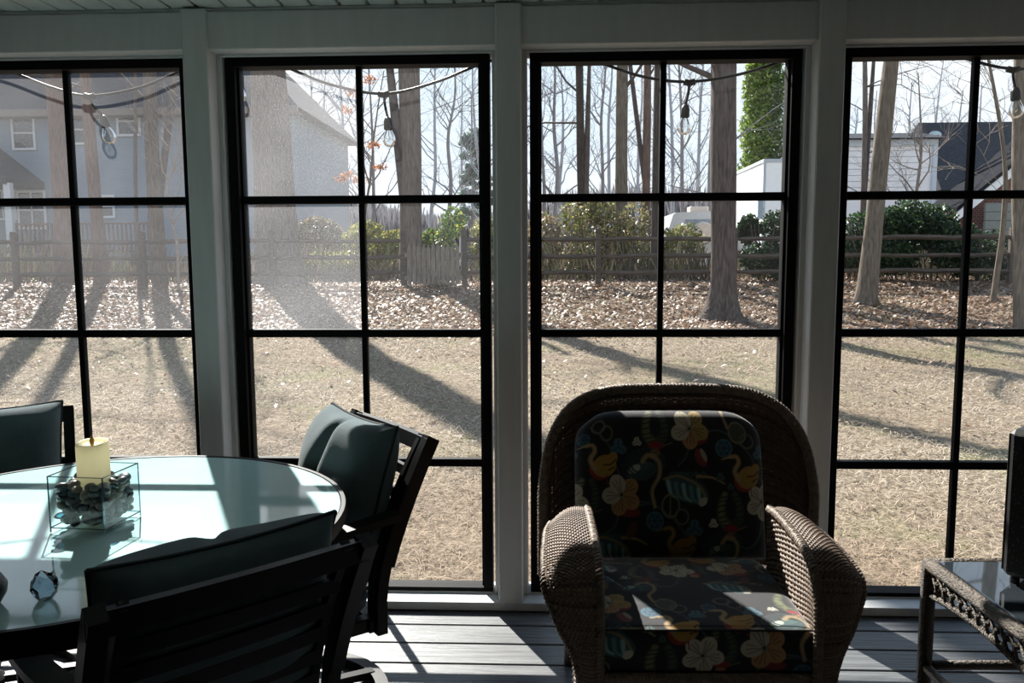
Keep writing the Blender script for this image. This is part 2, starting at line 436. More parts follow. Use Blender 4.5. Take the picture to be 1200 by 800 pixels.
# ------------------------------------------------------------------ printed floral cloth, painted as vertex colours
class Cloth:
    """a small painter for the botanical print: motif shapes evaluated at points (x,y), print repeat TX x TY"""
    TX, TY = 965., 720.
    def __init__(s, x, y):
        s.x = np.mod(x, s.TX); s.y = np.mod(y, s.TY); s.c = np.tile(np.array([.0125, .0125, .0155]), (len(x), 1))
    def d(s, cx, cy):
        dx = s.x-cx; dy = s.y-cy
        return dx-np.round(dx/s.TX)*s.TX, dy-np.round(dy/s.TY)*s.TY
    def put(s, m, col):
        m = np.clip(m, 0, 1)[:, None]; s.c = s.c*(1-m)+np.array(col)*m
    def ell(s, cx, cy, rx, ry, a, col, soft=.06, k=1):
        dx, dy = s.d(cx, cy); a = math.radians(a); X = dx*math.cos(a)+dy*math.sin(a); Y = -dx*math.sin(a)+dy*math.cos(a)
        q = np.sqrt((X/rx)**2+(Y/ry)**2); s.put((1-q)/soft*k, col); return X/rx, Y/ry, q
    def ring(s, cx, cy, rx, ry, a, w, col):
        dx, dy = s.d(cx, cy); a = math.radians(a); X = dx*math.cos(a)+dy*math.sin(a); Y = -dx*math.sin(a)+dy*math.cos(a)
        q = np.sqrt((X/rx)**2+(Y/ry)**2); s.put(1.5-np.abs(q-1)*min(rx, ry)/w, col)
    def stroke(s, pts, w, col, w2=None):
        P = smooth_path([(p[0], p[1], 0) for p in pts], 7*len(pts)); w2 = w if w2 is None else w2
        best = np.full(len(s.x), 9e9)
        for k in range(len(P)-1):
            ax, ay = P[k, :2]; bx, by = P[k+1, :2]
            dx, dy = s.d(ax, ay); ex, ey = bx-ax, by-ay
            t = np.clip((dx*ex+dy*ey)/max(1e-6, ex*ex+ey*ey), 0, 1)
            ww = w+(w2-w)*(k/(len(P)-1))
            best = np.minimum(best, np.hypot(dx-t*ex, dy-t*ey)/ww)
        s.put(1.6-best*1.1, col)
    def flower(s, cx, cy, r, rot, cols):
        for i, col in enumerate(cols):
            a = math.radians(rot+360*i/len(cols)); px, py = cx+r*.56*math.cos(a), cy+r*.56*math.sin(a)
            s.ell(px, py, r*.52, r*.44, math.degrees(a), col)
            for q in (-.35, 0, .35):
                s.stroke([(cx+r*.2*math.cos(a+q), cy+r*.2*math.sin(a+q)), (cx+r*.8*math.cos(a+q*.8), cy+r*.8*math.sin(a+q*.8))], 2.2, tuple(c*.35 for c in col))
        s.ell(cx, cy, r*.17, r*.17, 0, (.02, .02, .02)); s.ring(cx, cy, r*.12, r*.12, 0, 3, (.25, .22, .15))
    def bird(s, cx, cy, k=1.0, g=1.0):
        gold = (.34*g, .19*g, .045*g); red = (.2*g, .03*g, .025*g); tan = (.33*g, .23*g, .11*g)
        s.ell(cx-26*k, cy+18*k, 52*k, 50*k, 30, red)
        s.ell(cx, cy, 62*k, 52*k, -25, gold); s.ell(cx+38*k, cy-34*k, 34*k, 26*k, -55, gold)
        s.stroke([(cx-52*k, cy+10*k), (cx-70*k, cy-30*k), (cx-48*k, cy-70*k), (cx-60*k, cy-98*k), (cx-92*k, cy-96*k)], 12*k, tan, 8*k)
        s.stroke([(cx-85*k, cy-98*k), (cx-135*k, cy-84*k)], 5*k, tan, 2*k)
        s.stroke([(cx+20*k, cy+20*k), (cx+48*k, cy+6*k)], 3*k, (.02, .015, .01)); s.stroke([(cx-5*k, cy-5*k), (cx+30*k, cy-8*k), (cx+58*k, cy-30*k)], 3*k, (.02, .015, .01))
        s.stroke([(cx+10*k, cy+42*k), (cx+14*k, cy+85*k)], 2.5*k, red)
    def ladder(s, cx, cy, k=1.0):
        ol = (.13, .14, .075); ol2 = (.055, .07, .05)
        for sx in (-1, 1):
            P = [(cx+sx*14*k, cy+70*k), (cx+sx*44*k, cy+30*k), (cx+sx*44*k, cy-30*k), (cx+sx*26*k, cy-75*k)]
            s.stroke(P, 22*k, ol if sx < 0 else ol2, 14*k)
            for q in np.linspace(.08, .92, 7):
                p = smooth_path([(a, b_, 0) for a, b_ in P], 50)[int(q*49)]
                s.stroke([(p[0]-20*k, p[1]+4), (p[0]+20*k, p[1]-4)], 3*k, (.02, .025, .02))
        s.ell(cx, cy+82*k, 40*k, 20*k, 0, (.2, .022, .025)); s.ell(cx-4*k, cy+116*k, 26*k, 20*k, 0, (.36, .17, .06))
        s.stroke([(cx+35*k, cy+85*k), (cx+80*k, cy+70*k)], 4*k, (.1, .09, .06))
    def paisley(s, cx, cy, k=1.0):
        s.ell(cx, cy, 78*k, 42*k, -12, (.05, .095, .095)); s.ell(cx-36*k, cy-8*k, 34*k, 18*k, -28, (.34, .38, .33))
        for q in range(4): s.ring(cx+10*k, cy-30*k, (60+16*q)*k, (34+12*q)*k, -14, 3, (.03, .05, .055))
        s.stroke([(cx+5*k, cy-45*k), (cx+35*k, cy-72*k), (cx+85*k, cy-45*k), (cx+88*k, cy+20*k), (cx+50*k, cy+90*k), (cx+62*k, cy+165*k)], 11*k, (.27, .2, .11), 8*k)
    def plume(s, cx, cy, k=1.0):
        for q in range(5): s.stroke([(cx-95*k+q*38*k, cy-40*k), (cx-60*k+q*38*k, cy-72*k), (cx-10*k+q*30*k, cy-60*k)], 4*k, (.04, .085, .09))
        s.ell(cx+10*k, cy+5*k, 118*k, 62*k, 22, (.035, .075, .085))
        for q in range(5):
            s.stroke([(cx-85*k+q*38*k, cy-30*k+q*8*k), (cx-72*k+q*36*k, cy+22*k+q*8*k), (cx-40*k+q*34*k, cy+48*k+q*6*k)], 10*k, (.09, .19, .2) if q % 2 else (.2, .34, .33), 4*k)
        s.stroke([(cx-105*k, cy-42*k), (cx-30*k, cy-55*k), (cx+70*k, cy-10*k), (cx+105*k, cy+48*k)], 6*k, (.2, .16, .08))
        s.ell(cx+88*k, cy+62*k, 26*k, 18*k, -40, (.38, .36, .3))
        s.stroke([(cx+60*k, cy-55*k), (cx+140*k, cy-48*k), (cx+200*k, cy-20*k)], 7*k, (.24, .19, .08), 3*k)
    def disc(s, cx, cy, r):
        s.ell(cx, cy, r, r, 0, (.05, .115, .16))
        for a in range(0, 360, 60):
            s.stroke([(cx, cy), (cx+r*.8*math.cos(math.radians(a)), cy+r*.8*math.sin(math.radians(a)))], 2.5, (.015, .03, .05))
        s.ring(cx, cy, r*.6, r*.6, 0, 2.5, (.015, .03, .05))
    def trefoil(s, cx, cy, r, col):
        for a in (90, 210, 330): s.ell(cx+r*.5*math.cos(math.radians(a)), cy-r*.5*math.sin(math.radians(a)), r*.55, r*.5, 0, col)
        for a in (90, 210, 330): s.stroke([(cx, cy), (cx+r*.8*math.cos(math.radians(a)), cy-r*.8*math.sin(math.radians(a)))], 2.5, tuple(c*.3 for c in col))
    def paint(s):
        vine = (.05, .075, .08); cream = (.42, .37, .27); tanc = (.36, .2, .09); yel = (.33, .23, .08)
        for P in ([(110, 120), (210, 210), (255, 330), (330, 480), (430, 490), (540, 570), (640, 700)],
                  [(700, 150), (800, 155), (920, 250), (960, 330), (1000, 400)], [(620, 215), (600, 270), (560, 310)],
                  [(255, 535), (235, 590), (190, 620)], [(985, 560), (960, 640), (900, 690), (800, 650)], [(410, 480), (330, 470), (300, 445)]):
            s.stroke(P, 4.5, vine)
        s.ladder(450, 135); s.ladder(815, 520); s.ladder(100, 450, .9)
        s.paisley(375, 335); s.paisley(765, 705, .9); s.plume(590, 415); s.plume(215, 690, .9)
        s.ring(515, 495, 42, 52, 10, 4, (.16, .155, .1)); s.ring(570, 545, 32, 34, 0, 4, (.12, .115, .08)); s.stroke([(515, 450), (512, 540)], 3, (.16, .155, .1))
        s.ell(870, 155, 45, 50, 0, (.06, .065, .05)); s.ring(870, 155, 45, 50, 0, 4, (.16, .16, .11)); s.ring(917, 195, 34, 34, 0, 4, (.12, .12, .09))
        s.ring(155, 125, 34, 30, 0, 4, (.13, .13, .1)); s.ring(200, 158, 30, 34, 0, 4, (.12, .11, .09))
        s.disc(795, 230, 46); s.disc(435, 565, 46); s.disc(85, 185, 34)
        s.trefoil(260, 225, 44, (.05, .105, .14)); s.trefoil(632, 600, 44, (.045, .1, .135)); s.trefoil(985, 250, 40, (.06, .12, .15))
        s.trefoil(355, 200, 24, (.4, .38, .32)); s.trefoil(727, 577, 24, (.4, .38, .32)); s.trefoil(770, 365, 22, (.06, .1, .09)); s.trefoil(820, 410, 18, (.06, .1, .09))
        s.ell(675, 275, 28, 46, -25, (.17, .035, .04)); s.ell(690, 262, 12, 34, -25, (.3, .25, .2)); s.ell(320, 605, 24, 44, 25, (.1, .035, .035))
        s.ell(650, 190, 70, 30, -10, (.2, .03, .03)); s.flower(625, 138, 92, -55, [yel, yel, tanc, cream, cream])
        s.ell(300, 520, 66, 28, 8, (.18, .03, .03)); s.flower(272, 445, 92, -40, [tanc, tanc, tanc, cream, cream]); s.flower(985, 480, 84, 10, [cream]*5)
        s.bird(190, 312); s.bird(915, 367); s.bird(575, 695, 1.0, .55)
        return s.c

def cloth_mat(name):
    m = vcol_mat(name, .8, spec=.25, bump=.2, bscale=700); b = m.node_tree.nodes['Principled BSDF']; b.inputs['Sheen Weight'].default_value = .35; b.inputs['Sheen Roughness'].default_value = .4; return m
CLOTH = cloth_mat('botanical_print')
CLOTHPIPE = pmat('dark_cloth', (.012, .012, .014), .9, var=.2)

# ------------------------------------------------------------------ the wicker armchair
wc = thing('wicker_armchair', 'large dark brown wicker armchair with rolled arms and botanical print cushions', 'armchair', (.386, -1.11, 0), math.radians(1.5))
def zt(x): return .30 + .572*(np.maximum(1e-6, 1-np.abs(x/.436)**4.2))**(1/4.2)
def back_fn(u, v):
    x = .4355*(2*u-1); x = np.sign(x)*.4355*(np.abs(x/.4355)**.9)
    top = zt(x); z = .30+v*(top-.30)
    rake = .10*(z-.35)
    y = .735 + rake - .10*np.abs(x/.43)**3
    return np.stack([x+.055, y, z], -1)
weave('back', back_fn, 64, 110, .0036, .0024, .0022, wc, (.095, .060, .042), 1)
mb = MB(); P = []
for a in np.linspace(-1, 1, 60):
    u = .5+.5*np.sign(a)*(1-(1-abs(a))**2.2) if abs(a) < 1 else (a+1)/2
    P.append(back_fn(np.array([np.clip(u, .003, .997)]), np.array([1.0]))[0])
zz = np.linspace(.25, P[0][2], 8)
P = [np.array([P[0][0], P[0][1], z]) for z in np.linspace(.28, P[0][2]-.01, 8)] + P + [np.array([P[-1][0], P[-1][1], z]) for z in np.linspace(P[-1][2]-.01, .28, 8)]
rope(mb, P, .017, .022)
mb.build('back_rim', ROPE, wc, True)
# flat weave plaits following the rim
arm_path = np.array([(.38, .590), (.31, .598), (.22, .596), (.12, .588), (.05, .572), (.008, .542), (-.016, .495), (-.026, .42), (-.026, .33), (-.022, .2), (-.02, .03)])
arm_wid = np.array([.10, .112, .120, .124, .126, .126, .119, .092, .050, .036, .032])
AP = smooth_path(np.c_[arm_path, arm_wid], 80)
def arm_fn(s):
    def fn(u, v):   # v along the path, u across
        k = v*(len(AP)-1); i = np.clip(k.astype(int), 0, len(AP)-2); f = k-i
        q = AP[i]*(1-f)[..., None]+AP[i+1]*f[..., None]
        t = AP[i+1]-AP[i]; n = np.stack([-t[..., 1], t[..., 0]], -1); n /= np.linalg.norm(n, axis=-1, keepdims=True)
        n *= np.where(n[..., 1:2]+.3*(-n[..., 0:1]) < 0, -1, 1)
        w = u
        crown = .012*np.sin(np.pi*np.clip(w, 0, 1)) - .055*w**2.2
        crown = crown*np.clip(q[..., 2]/.13, .2, 1)
        return np.stack([s*(.258+(q[..., 2]+.004)*w), q[..., 0]+n[..., 0]*crown, q[..., 1]+n[..., 1]*crown], -1)
    return fn
def inner_fn(s):
    def fn(u, v):
        k = (u*.62)*(len(AP)-1); i = np.clip(k.astype(int), 0, len(AP)-2); f = k-i
        q = AP[i]*(1-f)[..., None]+AP[i+1]*f[..., None]
        z0 = .30; z = z0+v*(q[..., 1]-.004-z0)
        return np.stack([np.full_like(u, s*.262)-s*.004, q[..., 0], z], -1)
    return fn
def outer_fn(s):
    def fn(u, v):
        a = arm_fn(s)(np.ones_like(u), u*.50)
        z = .05+v*(a[..., 2]-.05)
        x = s*(.262+np.interp(z, [.03, .2, .33, .43, .51, .56, .62], [.030, .034, .048, .090, .117, .125, .125]))
        x = x*(1-v**6)+a[..., 0]*v**6
        y = a[..., 1]*v**.5+(a[..., 1]*.95+.012)*(1-v**.5)
        return np.stack([x, y, z], -1)
    return fn
for s in (-1, 1):
    o = bpy.data.objects.new('arm', None); COL.objects.link(o); o.parent = wc
    weave('arm_front_weave', arm_fn(s), 20, 110, .0042, .0026, .0026, o, (.165, .115, .085), 5+s, label=None)
    weave('arm_inner_weave', inner_fn(s), 24, 44, .0048, .0028, .0036, o, (.14, .098, .07), 8+s)
    weave('arm_outer_weave', outer_fn(s), 24, 60, .0052, .003, .0036, o, (.13, .095, .07), 11+s)
    mb = MB()
    for w in (0., 1.):
        vv = np.linspace(.0, .995, 70); pts = arm_fn(s)(np.full(70, w), vv)
        rope(mb, pts, .0125 if w == 0 else .010, .02)
    mb.build('arm_braid', ROPE, o, True)
# seat base and apron
def apron_fn(u, v):
    return np.stack([-.275+.55*u, -.012+0*u, .135+.165*v], -1)
weave('front_apron', apron_fn, 34, 24, .0034, .0024, .003, wc, (.12, .088, .064), 21)
mb = MB(); rope(mb, [(-.27, -.016, .302), (.27, -.016, .302)], .012, .02); rope(mb, [(-.29, -.016, .135), (.29, -.016, .135)], .012, .02)
mb.build('apron_braid', ROPE, wc, True)
mb = MB(); mb.cbox(-.27, .27, .0, .55, .26, .305, .01); mb.build('seat_deck', ROPE, wc)
for sx in (-1, 1):
    for yy, top in ((.0, .28), (.60, .40)):
        mb = MB(); mb.tube([(sx*.285, yy, top), (sx*.29, yy, .12), (sx*.295, yy+(.02 if yy > .2 else -.01), .0)], [.019, .018, .016], 10)
        mb.build('leg', ROPE, wc, True)
# seat cushion: one skin swept from back, over the front edge and under
def seat_cushion():
    prof = smooth_path([(.49, .405, 0), (.40, .424, 0), (.20, .430, 0), (.03, .424, 0), (.003, .420, 0)], 120)[:, :2]
    corner = [(-.004-.004*math.sin(a), .414+.004*math.cos(a)) for a in np.linspace(0, PI/2, 6)]
    front = [(-.010-.006*math.sin(PI*q), .412-.094*q) for q in np.linspace(.02, 1, 44)]
    under = [(-.004, .310), (.02, .307), (.2, .306), (.49, .306)]
    pr = np.vstack([prof, corner, front, under]); n = len(pr); m = 300
    arc = np.r_[0, np.cumsum(np.hypot(*np.diff(pr, axis=0).T))]
    uu = np.linspace(-1, 1, m); V = np.zeros((n, m, 3))
    for i, (y, z) in enumerate(pr):
        w = .262
        puff = 1-np.abs(uu)**14
        V[i, :, 0] = w*uu; V[i, :, 1] = y; V[i, :, 2] = np.where(z > .3655, .3655+(z-.3655)*(.55+.45*puff**.5), z)
    A, U = np.meshgrid(arc, uu, indexing='ij')
    c = Cloth((U*.262/.56*965+40).ravel(), (A/.40*720+190).ravel()).paint()
    me = np_mesh('seat_cushion', V.reshape(-1, 3), grid_faces(n, m), c)
    o = link('seat_cushion', me, CLOTH, wc, True)
    mb = MB()
    mb.tube([(-.262, -.008, .416)]+[(x, -.010, .418) for x in np.linspace(-.25, .25, 12)]+[(.262, -.008, .416)], .0026, 6)
    mb.build('piping', CLOTHPIPE, o, True)
    for sx in (-1, 1):
        mb = MB(); mb.add([(sx*.2615, y, z) for y, z in [(.49, .306), (.49, .39), (.02, .39), (-.008, .39), (-.008, .308)]], [(0, 1, 2, 3, 4)])
        mb.build('side_panel', CLOTHPIPE, o)
seat_cushion()
def back_cushion():
    n = 260; uu = np.linspace(-1, 1, n); U, Vv = np.meshgrid(uu, uu, indexing='ij')
    # rounded-rectangle outline
    k = .30
    X = U*np.sqrt(1-k*np.clip(Vv, -.2, 1)**6*U**2) ; Z = Vv*np.sqrt(1-k*U**6*np.clip(Vv, -.2, 1)**2)
    h = (np.clip(1-np.abs(U)**9, 0, 1)*np.clip(1-np.abs(Vv)**9, 0, 1))**.42
    w, hh, T = .292, .230, .062
    V = []; C = []; F = []
    for s in (-1, 1):
        P = np.stack([w*X, s*(T*h+.018*h*(1-U**2)*(1-Vv**2)), hh*Z], -1).reshape(-1, 3)
        V.append(P); f = grid_faces(n, n, False, (0 if s < 0 else n*n)); F.append(f if s < 0 else f[:, ::-1])
    c = Cloth(((U+1)/2*965+45).ravel(), ((1-Vv)/2*705+45).ravel()).paint()
    me = np_mesh('back_cushion', np.concatenate(V), np.concatenate(F), np.concatenate([c, c]))
    o = link('back_cushion', me, CLOTH, wc, True, loc=(.014, .61, .597), rot=(math.radians(-15), 0, 0))
back_cushion()

# ------------------------------------------------------------------ pillows for the dining chairs
def pillow(w, h, t, crease=0., n=44, pinch=.06, lean=0.):
    uu = np.linspace(-1, 1, n); U, V = np.meshgrid(uu, uu, indexing='ij')
    hh = (np.clip(1-np.abs(U)**4, 0, 1)*np.clip(1-np.abs(V)**4, 0, 1))**.5
    hf = hh*(1-crease*np.exp(-(U/.09)**2)*np.clip(.4+.6*V, 0, 1))
    hf = hf*(1+.06*np.sin(5*U+2*V)+.05*np.sin(7*V-3*U))
    X = U*(1-pinch*(1-V**2)*np.abs(U)**6); Z = V*(1-pinch*(1-U**2)*np.abs(V)**6)
    Vs = []; F = []
    for s in (1, -1):
        th = t*(.62*hf if s > 0 else .38*hh)
        Vs.append(np.stack([w/2*X, s*th, h/2*Z], -1).reshape(-1, 3))
        f = grid_faces(n, n, False, 0 if s > 0 else n*n); F.append(f[:, ::-1] if s > 0 else f)
    edge = [(w/2*X[i, j], 0, h/2*Z[i, j]) for i, j in [(k, 0) for k in range(n)]+[(n-1, k) for k in range(n)]+[(k, n-1) for k in range(n-1, -1, -1)]+[(0, k) for k in range(n-1, -1, -1)]]
    return np.concatenate(Vs), np.concatenate(F), edge
def seat_pad(w, d, t, n=40):
    uu = np.linspace(-1, 1, n); U, V = np.meshgrid(uu, uu, indexing='ij')
    k = .12; X = U*np.sqrt(1-k*V**6); Y = V*np.sqrt(1-k*U**6)
    h = (np.clip(1-np.abs(U)**8, 0, 1)*np.clip(1-np.abs(V)**8, 0, 1))**.4
    Vs = []; F = []
    for s in (1, -1):
        Vs.append(np.stack([w/2*X, d/2*Y, s*t/2*h+(.012*h*(1-U**2)*(1-V**2) if s > 0 else 0)], -1).reshape(-1, 3))
        f = grid_faces(n, n, False, 0 if s > 0 else n*n); F.append(f if s > 0 else f[:, ::-1])
    return np.concatenate(Vs), np.concatenate(F)
def make_dining_chair(label, crease=.35):
    """front = +y; seat centre on the swivel axis"""
    t = thing('dining_chair', label, 'chair', (0, 0, 0), 0, 'dark metal slat-back chairs round the glass table')
    hw = .262
    def ycurve(z):     # rake of the back
        return -.165 - .17*(max(0, z-.36)/.44)**1.6
    for s in (-1, 1):
        mb = MB(); zs = np.linspace(.27, .80, 12)
        mb.bar([(s*(hw-.018), ycurve(z), z) for z in zs], .030, .030 , up=(0, 1, 0))
        # broader wing where the arm meets the post
        mb.bar([(s*(hw-.018), ycurve(z)-.008*math.sin((z-.40)/.4*PI), z) for z in np.linspace(.46, .80, 10)], .032, .040, up=(0, 1, 0))
        mb.bar([(s*(hw-.060), ycurve(z)+.004, z) for z in zs], .018, .022, up=(0, 1, 0))
        mb.build('back_post', DARKM, t)
    mb = MB(); mb.bar([(x, ycurve(.778)-.012*(1-(x/hw)**2), .778) for x in np.linspace(-hw+.002, hw-.002, 9)], .022, .046)
    mb.build('top_rail', DARKM, t)
    for z in (.700, .637, .574, .511, .448):
        mb = MB(); mb.bar([(x, ycurve(z)-.014*(1-(x/hw)**2), z) for x in np.linspace(-hw+.055, hw-.055, 9)], .014, .030)
        mb.build('slat', DARKM, t)
    mb = MB()
    for s in (-1, 1): mb.cbox(s*.215-.02, s*.215+.02, -.17, .25, .275, .315, .004)
    mb.cbox(-.195, .195, .21, .25, .275, .315, .004); mb.cbox(-.245, .245, -.17, -.13, .275, .315, .004)
    mb.cbox(-.195, .195, -.13, .21, .300, .314, .004)
    mb.build('seat_frame', DARKM, t)
    for s in (-1, 1):
        mb = MB()
        P = smooth_path([(s*(hw-.01), ycurve(.60)+.01, .60), (s*(hw+.012), -.05, .588), (s*(hw+.016), .13, .575), (s*(hw+.008), .225, .55), (s*(hw-.012), .245, .50), (s*(hw-.02), .235, .30)], 26)
        mb.bar([Vector(p) for p in P[:17]], .052, .020)
        mb.bar([Vector(p) for p in P[16:]], .040, .022, up=(0, 1, 0))
        mb.build('armrest', DARKM, t)
    mb = MB(); mb.lathe([(.10, .275), (.10, .262), (.035, .255), (.032, .06), (.05, .045), (.05, .03)], 20)
    mb.build('swivel_column', DARKM, t, auto=40)
    mb = MB()
    ring = [(.255*math.cos(a), .255*math.sin(a), .016) for a in np.linspace(0, 2*PI, 49)]
    mb.bar(ring, .038, .026)
    for a in (0, PI/2, PI, 1.5*PI): mb.bar([(.03*math.cos(a), .03*math.sin(a), .04), (.25*math.cos(a), .25*math.sin(a), .02)], .03, .022)
    mb.build('base_ring', DARKM, t)
    V, F = seat_pad(.47, .43, .125)
    link('seat_cushion', np_mesh('seat_cushion', V, F), FABRIC, t, True, loc=(0, .06, .372))
    V, F, edge = pillow(.462, .50, .185, crease)
    bc = link('back_cushion', np_mesh('back_cushion', V, F), FABRIC, t, True, loc=(0, -.168, .600), rot=(math.radians(16), 0, 0))
    mb = MB(); mb.tube(edge, .0045, 6); mb.build('piping', PIPE, bc, True)
    return t
def dup(src, name=None):
    c = src.copy(); COL.objects.link(c)
    for ch in src.children:
        d = ch.copy(); COL.objects.link(d); d.parent = c
        for g in ch.children:
            e_ = g.copy(); COL.objects.link(e_); e_.parent = d
    return c
chA = make_dining_chair('black slat-back dining chair with slate cushions seen from behind in the near foreground')
def place(c, mid, front):
    """put the chair so that the middle of its top rail is at mid, facing front"""
    f = Vector((front[0], front[1])).normalized()
    c.rotation_euler = (0, 0, math.atan2(f.y, f.x)-PI/2)
    c.location = (mid[0]+f.x*.335, mid[1]+f.y*.335, 0)
place(chA, (-.526, -1.62), (-.70, .717)); chA.scale = (1, 1, .94)
chB = dup(chA); chB.scale = (1, 1, 1); chB['label'] = 'dark dining chair seen side-on right of the table, with a plump creased slate cushion'
place(chB, (-.472, -.56), (-.79, -.61))
chC = dup(chA); chC.scale = (1, 1, 1); chC['label'] = 'slate-cushioned dining chair facing the camera behind the candle, by the leftmost window'
place(chC, (-1.855, -.44), (.50, -.87))

# ------------------------------------------------------------------ the round glass table and what is on it
TC = Vector((-1.080, -1.188, 0)); TZ = .70; TR = .603
TGLASS = pmat('frosted_table_glass', (.54, .80, .80), .06, var=.06, scale=3, spec=.9)
tb = thing('dining_table', 'round dining table with an aqua frosted glass top and dark metal rim', 'table', TC)
mb = MB(); mb.lathe([(TR-.016, TZ-.012), (TR-.016, TZ)], 96); mb.build('glass_top', TGLASS, tb, auto=40)
mb = MB(); pr = [(TR-.016, TZ-.03), (TR-.002, TZ-.03), (TR, TZ-.026), (TR, TZ-.003), (TR-.003, TZ+.002), (TR-.013, TZ+.002), (TR-.016, TZ-.001), (TR-.016, TZ-.03)]
mb.lathe(pr, 96, cap=False); mb.lathe([(TR-.07, TZ-.06), (TR-.035, TZ-.06), (TR-.03, TZ-.014), (TR-.075, TZ-.014), (TR-.07, TZ-.06)], 72, cap=False)
mb.build('rim', DARKM, tb, auto=40)
for a in (4, 94, 184, 274):
    a = math.radians(a); c, s_ = math.cos(a), math.sin(a)
    mb = MB(); P = smooth_path([(c*.50, s_*.50, TZ-.04), (c*.40, s_*.40, .45), (c*.30, s_*.30, .22), (c*.36, s_*.36, .0)], 14)
    mb.tube([Vector(p) for p in P], .022, 8); mb.build('leg', DARKM, tb, True)

VGL = glass_mat('vase_glass', (.955, .985, .985), 1.3, 1.5, front_only=True)
VEDGE = glass_mat('vase_glass_edge', (.45, .60, .66), 2.0, 1.5)
VX, VY, VR = -1.028, -1.223, math.radians(-5)
vs = thing('square_vase', 'square clear glass vase filled with river pebbles, in the middle of the table', 'vase', (VX, VY, TZ+.0006), VR)
H = .0655
mb = MB(); t_ = .004; hh = .128
mb.cbox(-H, H, -H, H, 0, .012, .002)
mb.build('glass_base', VGL, vs)
for k in range(4):
    T = Matrix.Rotation(k*PI/2, 4, 'Z'); mb = MB(); mb.box(-H+t_, H, -H, -H+t_, .0125, hh, T=T); mb.build('glass_wall', VGL, vs)
mb = MB()
for sx in (-1, 1):
    for sy in (-1, 1): mb.box(sx*H-.0012, sx*H+.0012, sy*H-.0012, sy*H+.0012, .001, hh)
    mb.box(-H, H, sx*H-.0012, sx*H+.0012, hh-.0012, hh+.0006); mb.box(sx*H-.0012, sx*H+.0012, -H, H, hh-.0012, hh+.0006)
    mb.box(-H, H, sx*H-.0012, sx*H+.0012, .0105, .0125); mb.box(sx*H-.0012, sx*H+.0012, -H, H, .0105, .0125)
mb.build('glass_edge', VEDGE, vs)
CREAM = pmat('candle_wax', (.80, .72, .52), .5, var=.03, scale=20)
def glow_through(m, col, fac):
    nt = m.node_tree; t = nt.nodes.new('ShaderNodeBsdfTranslucent'); t.inputs['Color'].default_value = (*col, 1)
    mx_ = nt.nodes.new('ShaderNodeMixShader'); mx_.inputs['Fac'].default_value = fac
    nt.links.new(nt.nodes['Principled BSDF'].outputs[0], mx_.inputs[1]); nt.links.new(t.outputs[0], mx_.inputs[2])
    nt.links.new(mx_.outputs[0], nt.nodes['Material Output'].inputs['Surface'])
glow_through(CREAM, (.95, .9, .7), .55)
cx, cy = VX-.003, VY+.004
cdl = thing('pillar_candle', 'cream pillar candle with a flame-shaped tip standing in the pebbles of the vase', 'candle', (cx, cy, TZ+.058))
mb = MB(); n = 40
pr = [(.034, 0), (.0345, .02), (.0345, .128), (.033, .1335), (.030, .1340), (.027, .131), (.018, .1262), (.004, .125), (.0003, .125)]
mb.lathe(pr, n, cap=False); o = mb.build('wax_body', CREAM, cdl, auto=60)
for v in o.data.vertices:
    if v.co.z > .12: v.co.z += .0035*(v.co.y/.0345) + .0008*math.sin(3*math.atan2(v.co.y, v.co.x))*min(1, v.co.xy.length/.03)
mb = MB(); mb.tube([(0, 0, .124), (0, 0, .130), (0, 0, .137), (0, 0, .144), (.0005, 0, .150)], [.0028, .0048, .0052, .0034, .0006], 10)
mb.build('flame_tip', pmat('flame_tip', (.72, .42, .12), .5, var=.1), cdl, True)
# pebbles: individual stones packed against the glass and over the top
PEB = [pmat('pebble_%s' % n_, c, .35, var=.25, scale=60, spec=.5) for n_, c in
       [('grey', (.11, .11, .10)), ('dark', (.04, .04, .043)), ('brown', (.12, .09, .068)), ('tan', (.24, .21, .17)), ('slate', (.06, .072, .08))]]
GEM = glass_mat('blue_glass_bead', (.35, .62, .72), 1.5, 1.5)
def pebble_mesh(seed):
    r = random.Random(seed); mb = MB(); prof = []
    for i in range(9):
        a = PI*i/8; prof.append((max(.0004, math.sin(a)**.85), -math.cos(a)))
    mb.lathe(prof, 12)
    me = bpy.data.meshes.new('pebble'); me.from_pydata(mb.v, [], mb.f)
    k1, k2 = r.uniform(.7, 1), r.uniform(.5, .75); ph = r.uniform(0, 6)
    for v in me.vertices:
        v.co.x *= .0148*(1+.08*math.sin(2*v.co.z+ph)); v.co.y *= .0148*k1; v.co.z *= .0148*k2*(1+.1*math.sin(3*v.co.x*70+ph))
    me.shade_smooth(); return me
pm = []
for i in range(10):
    me = pebble_mesh(i); me.materials.append(PEB[i % 5]); pm.append(me)
gem_me = pebble_mesh(99); gem_me.materials.append(GEM)
Rv = Matrix.Rotation(VR, 4, 'Z'); cnt = 0; pos = []
tries = 0; r_ = random.Random(3); lim = H-t_-.0088
layers = [.0245, .0405, .0565, .0725, .0885]
while len(pos) < 230 and tries < 60000:
    tries += 1; z = r_.uniform(.024, .103)
    x, y = r_.uniform(-lim, lim), r_.uniform(-lim, lim)
    if z < .078 and max(abs(x), abs(y)) < lim-.012: continue
    if math.hypot(x+.004, y-.004) < .0345+.011 and z > .04: continue
    if all((x-a)**2+(y-b_)**2+((z-c)*1.3)**2 > .0166**2 for a, b_, c in pos): pos.append((x, y, z))
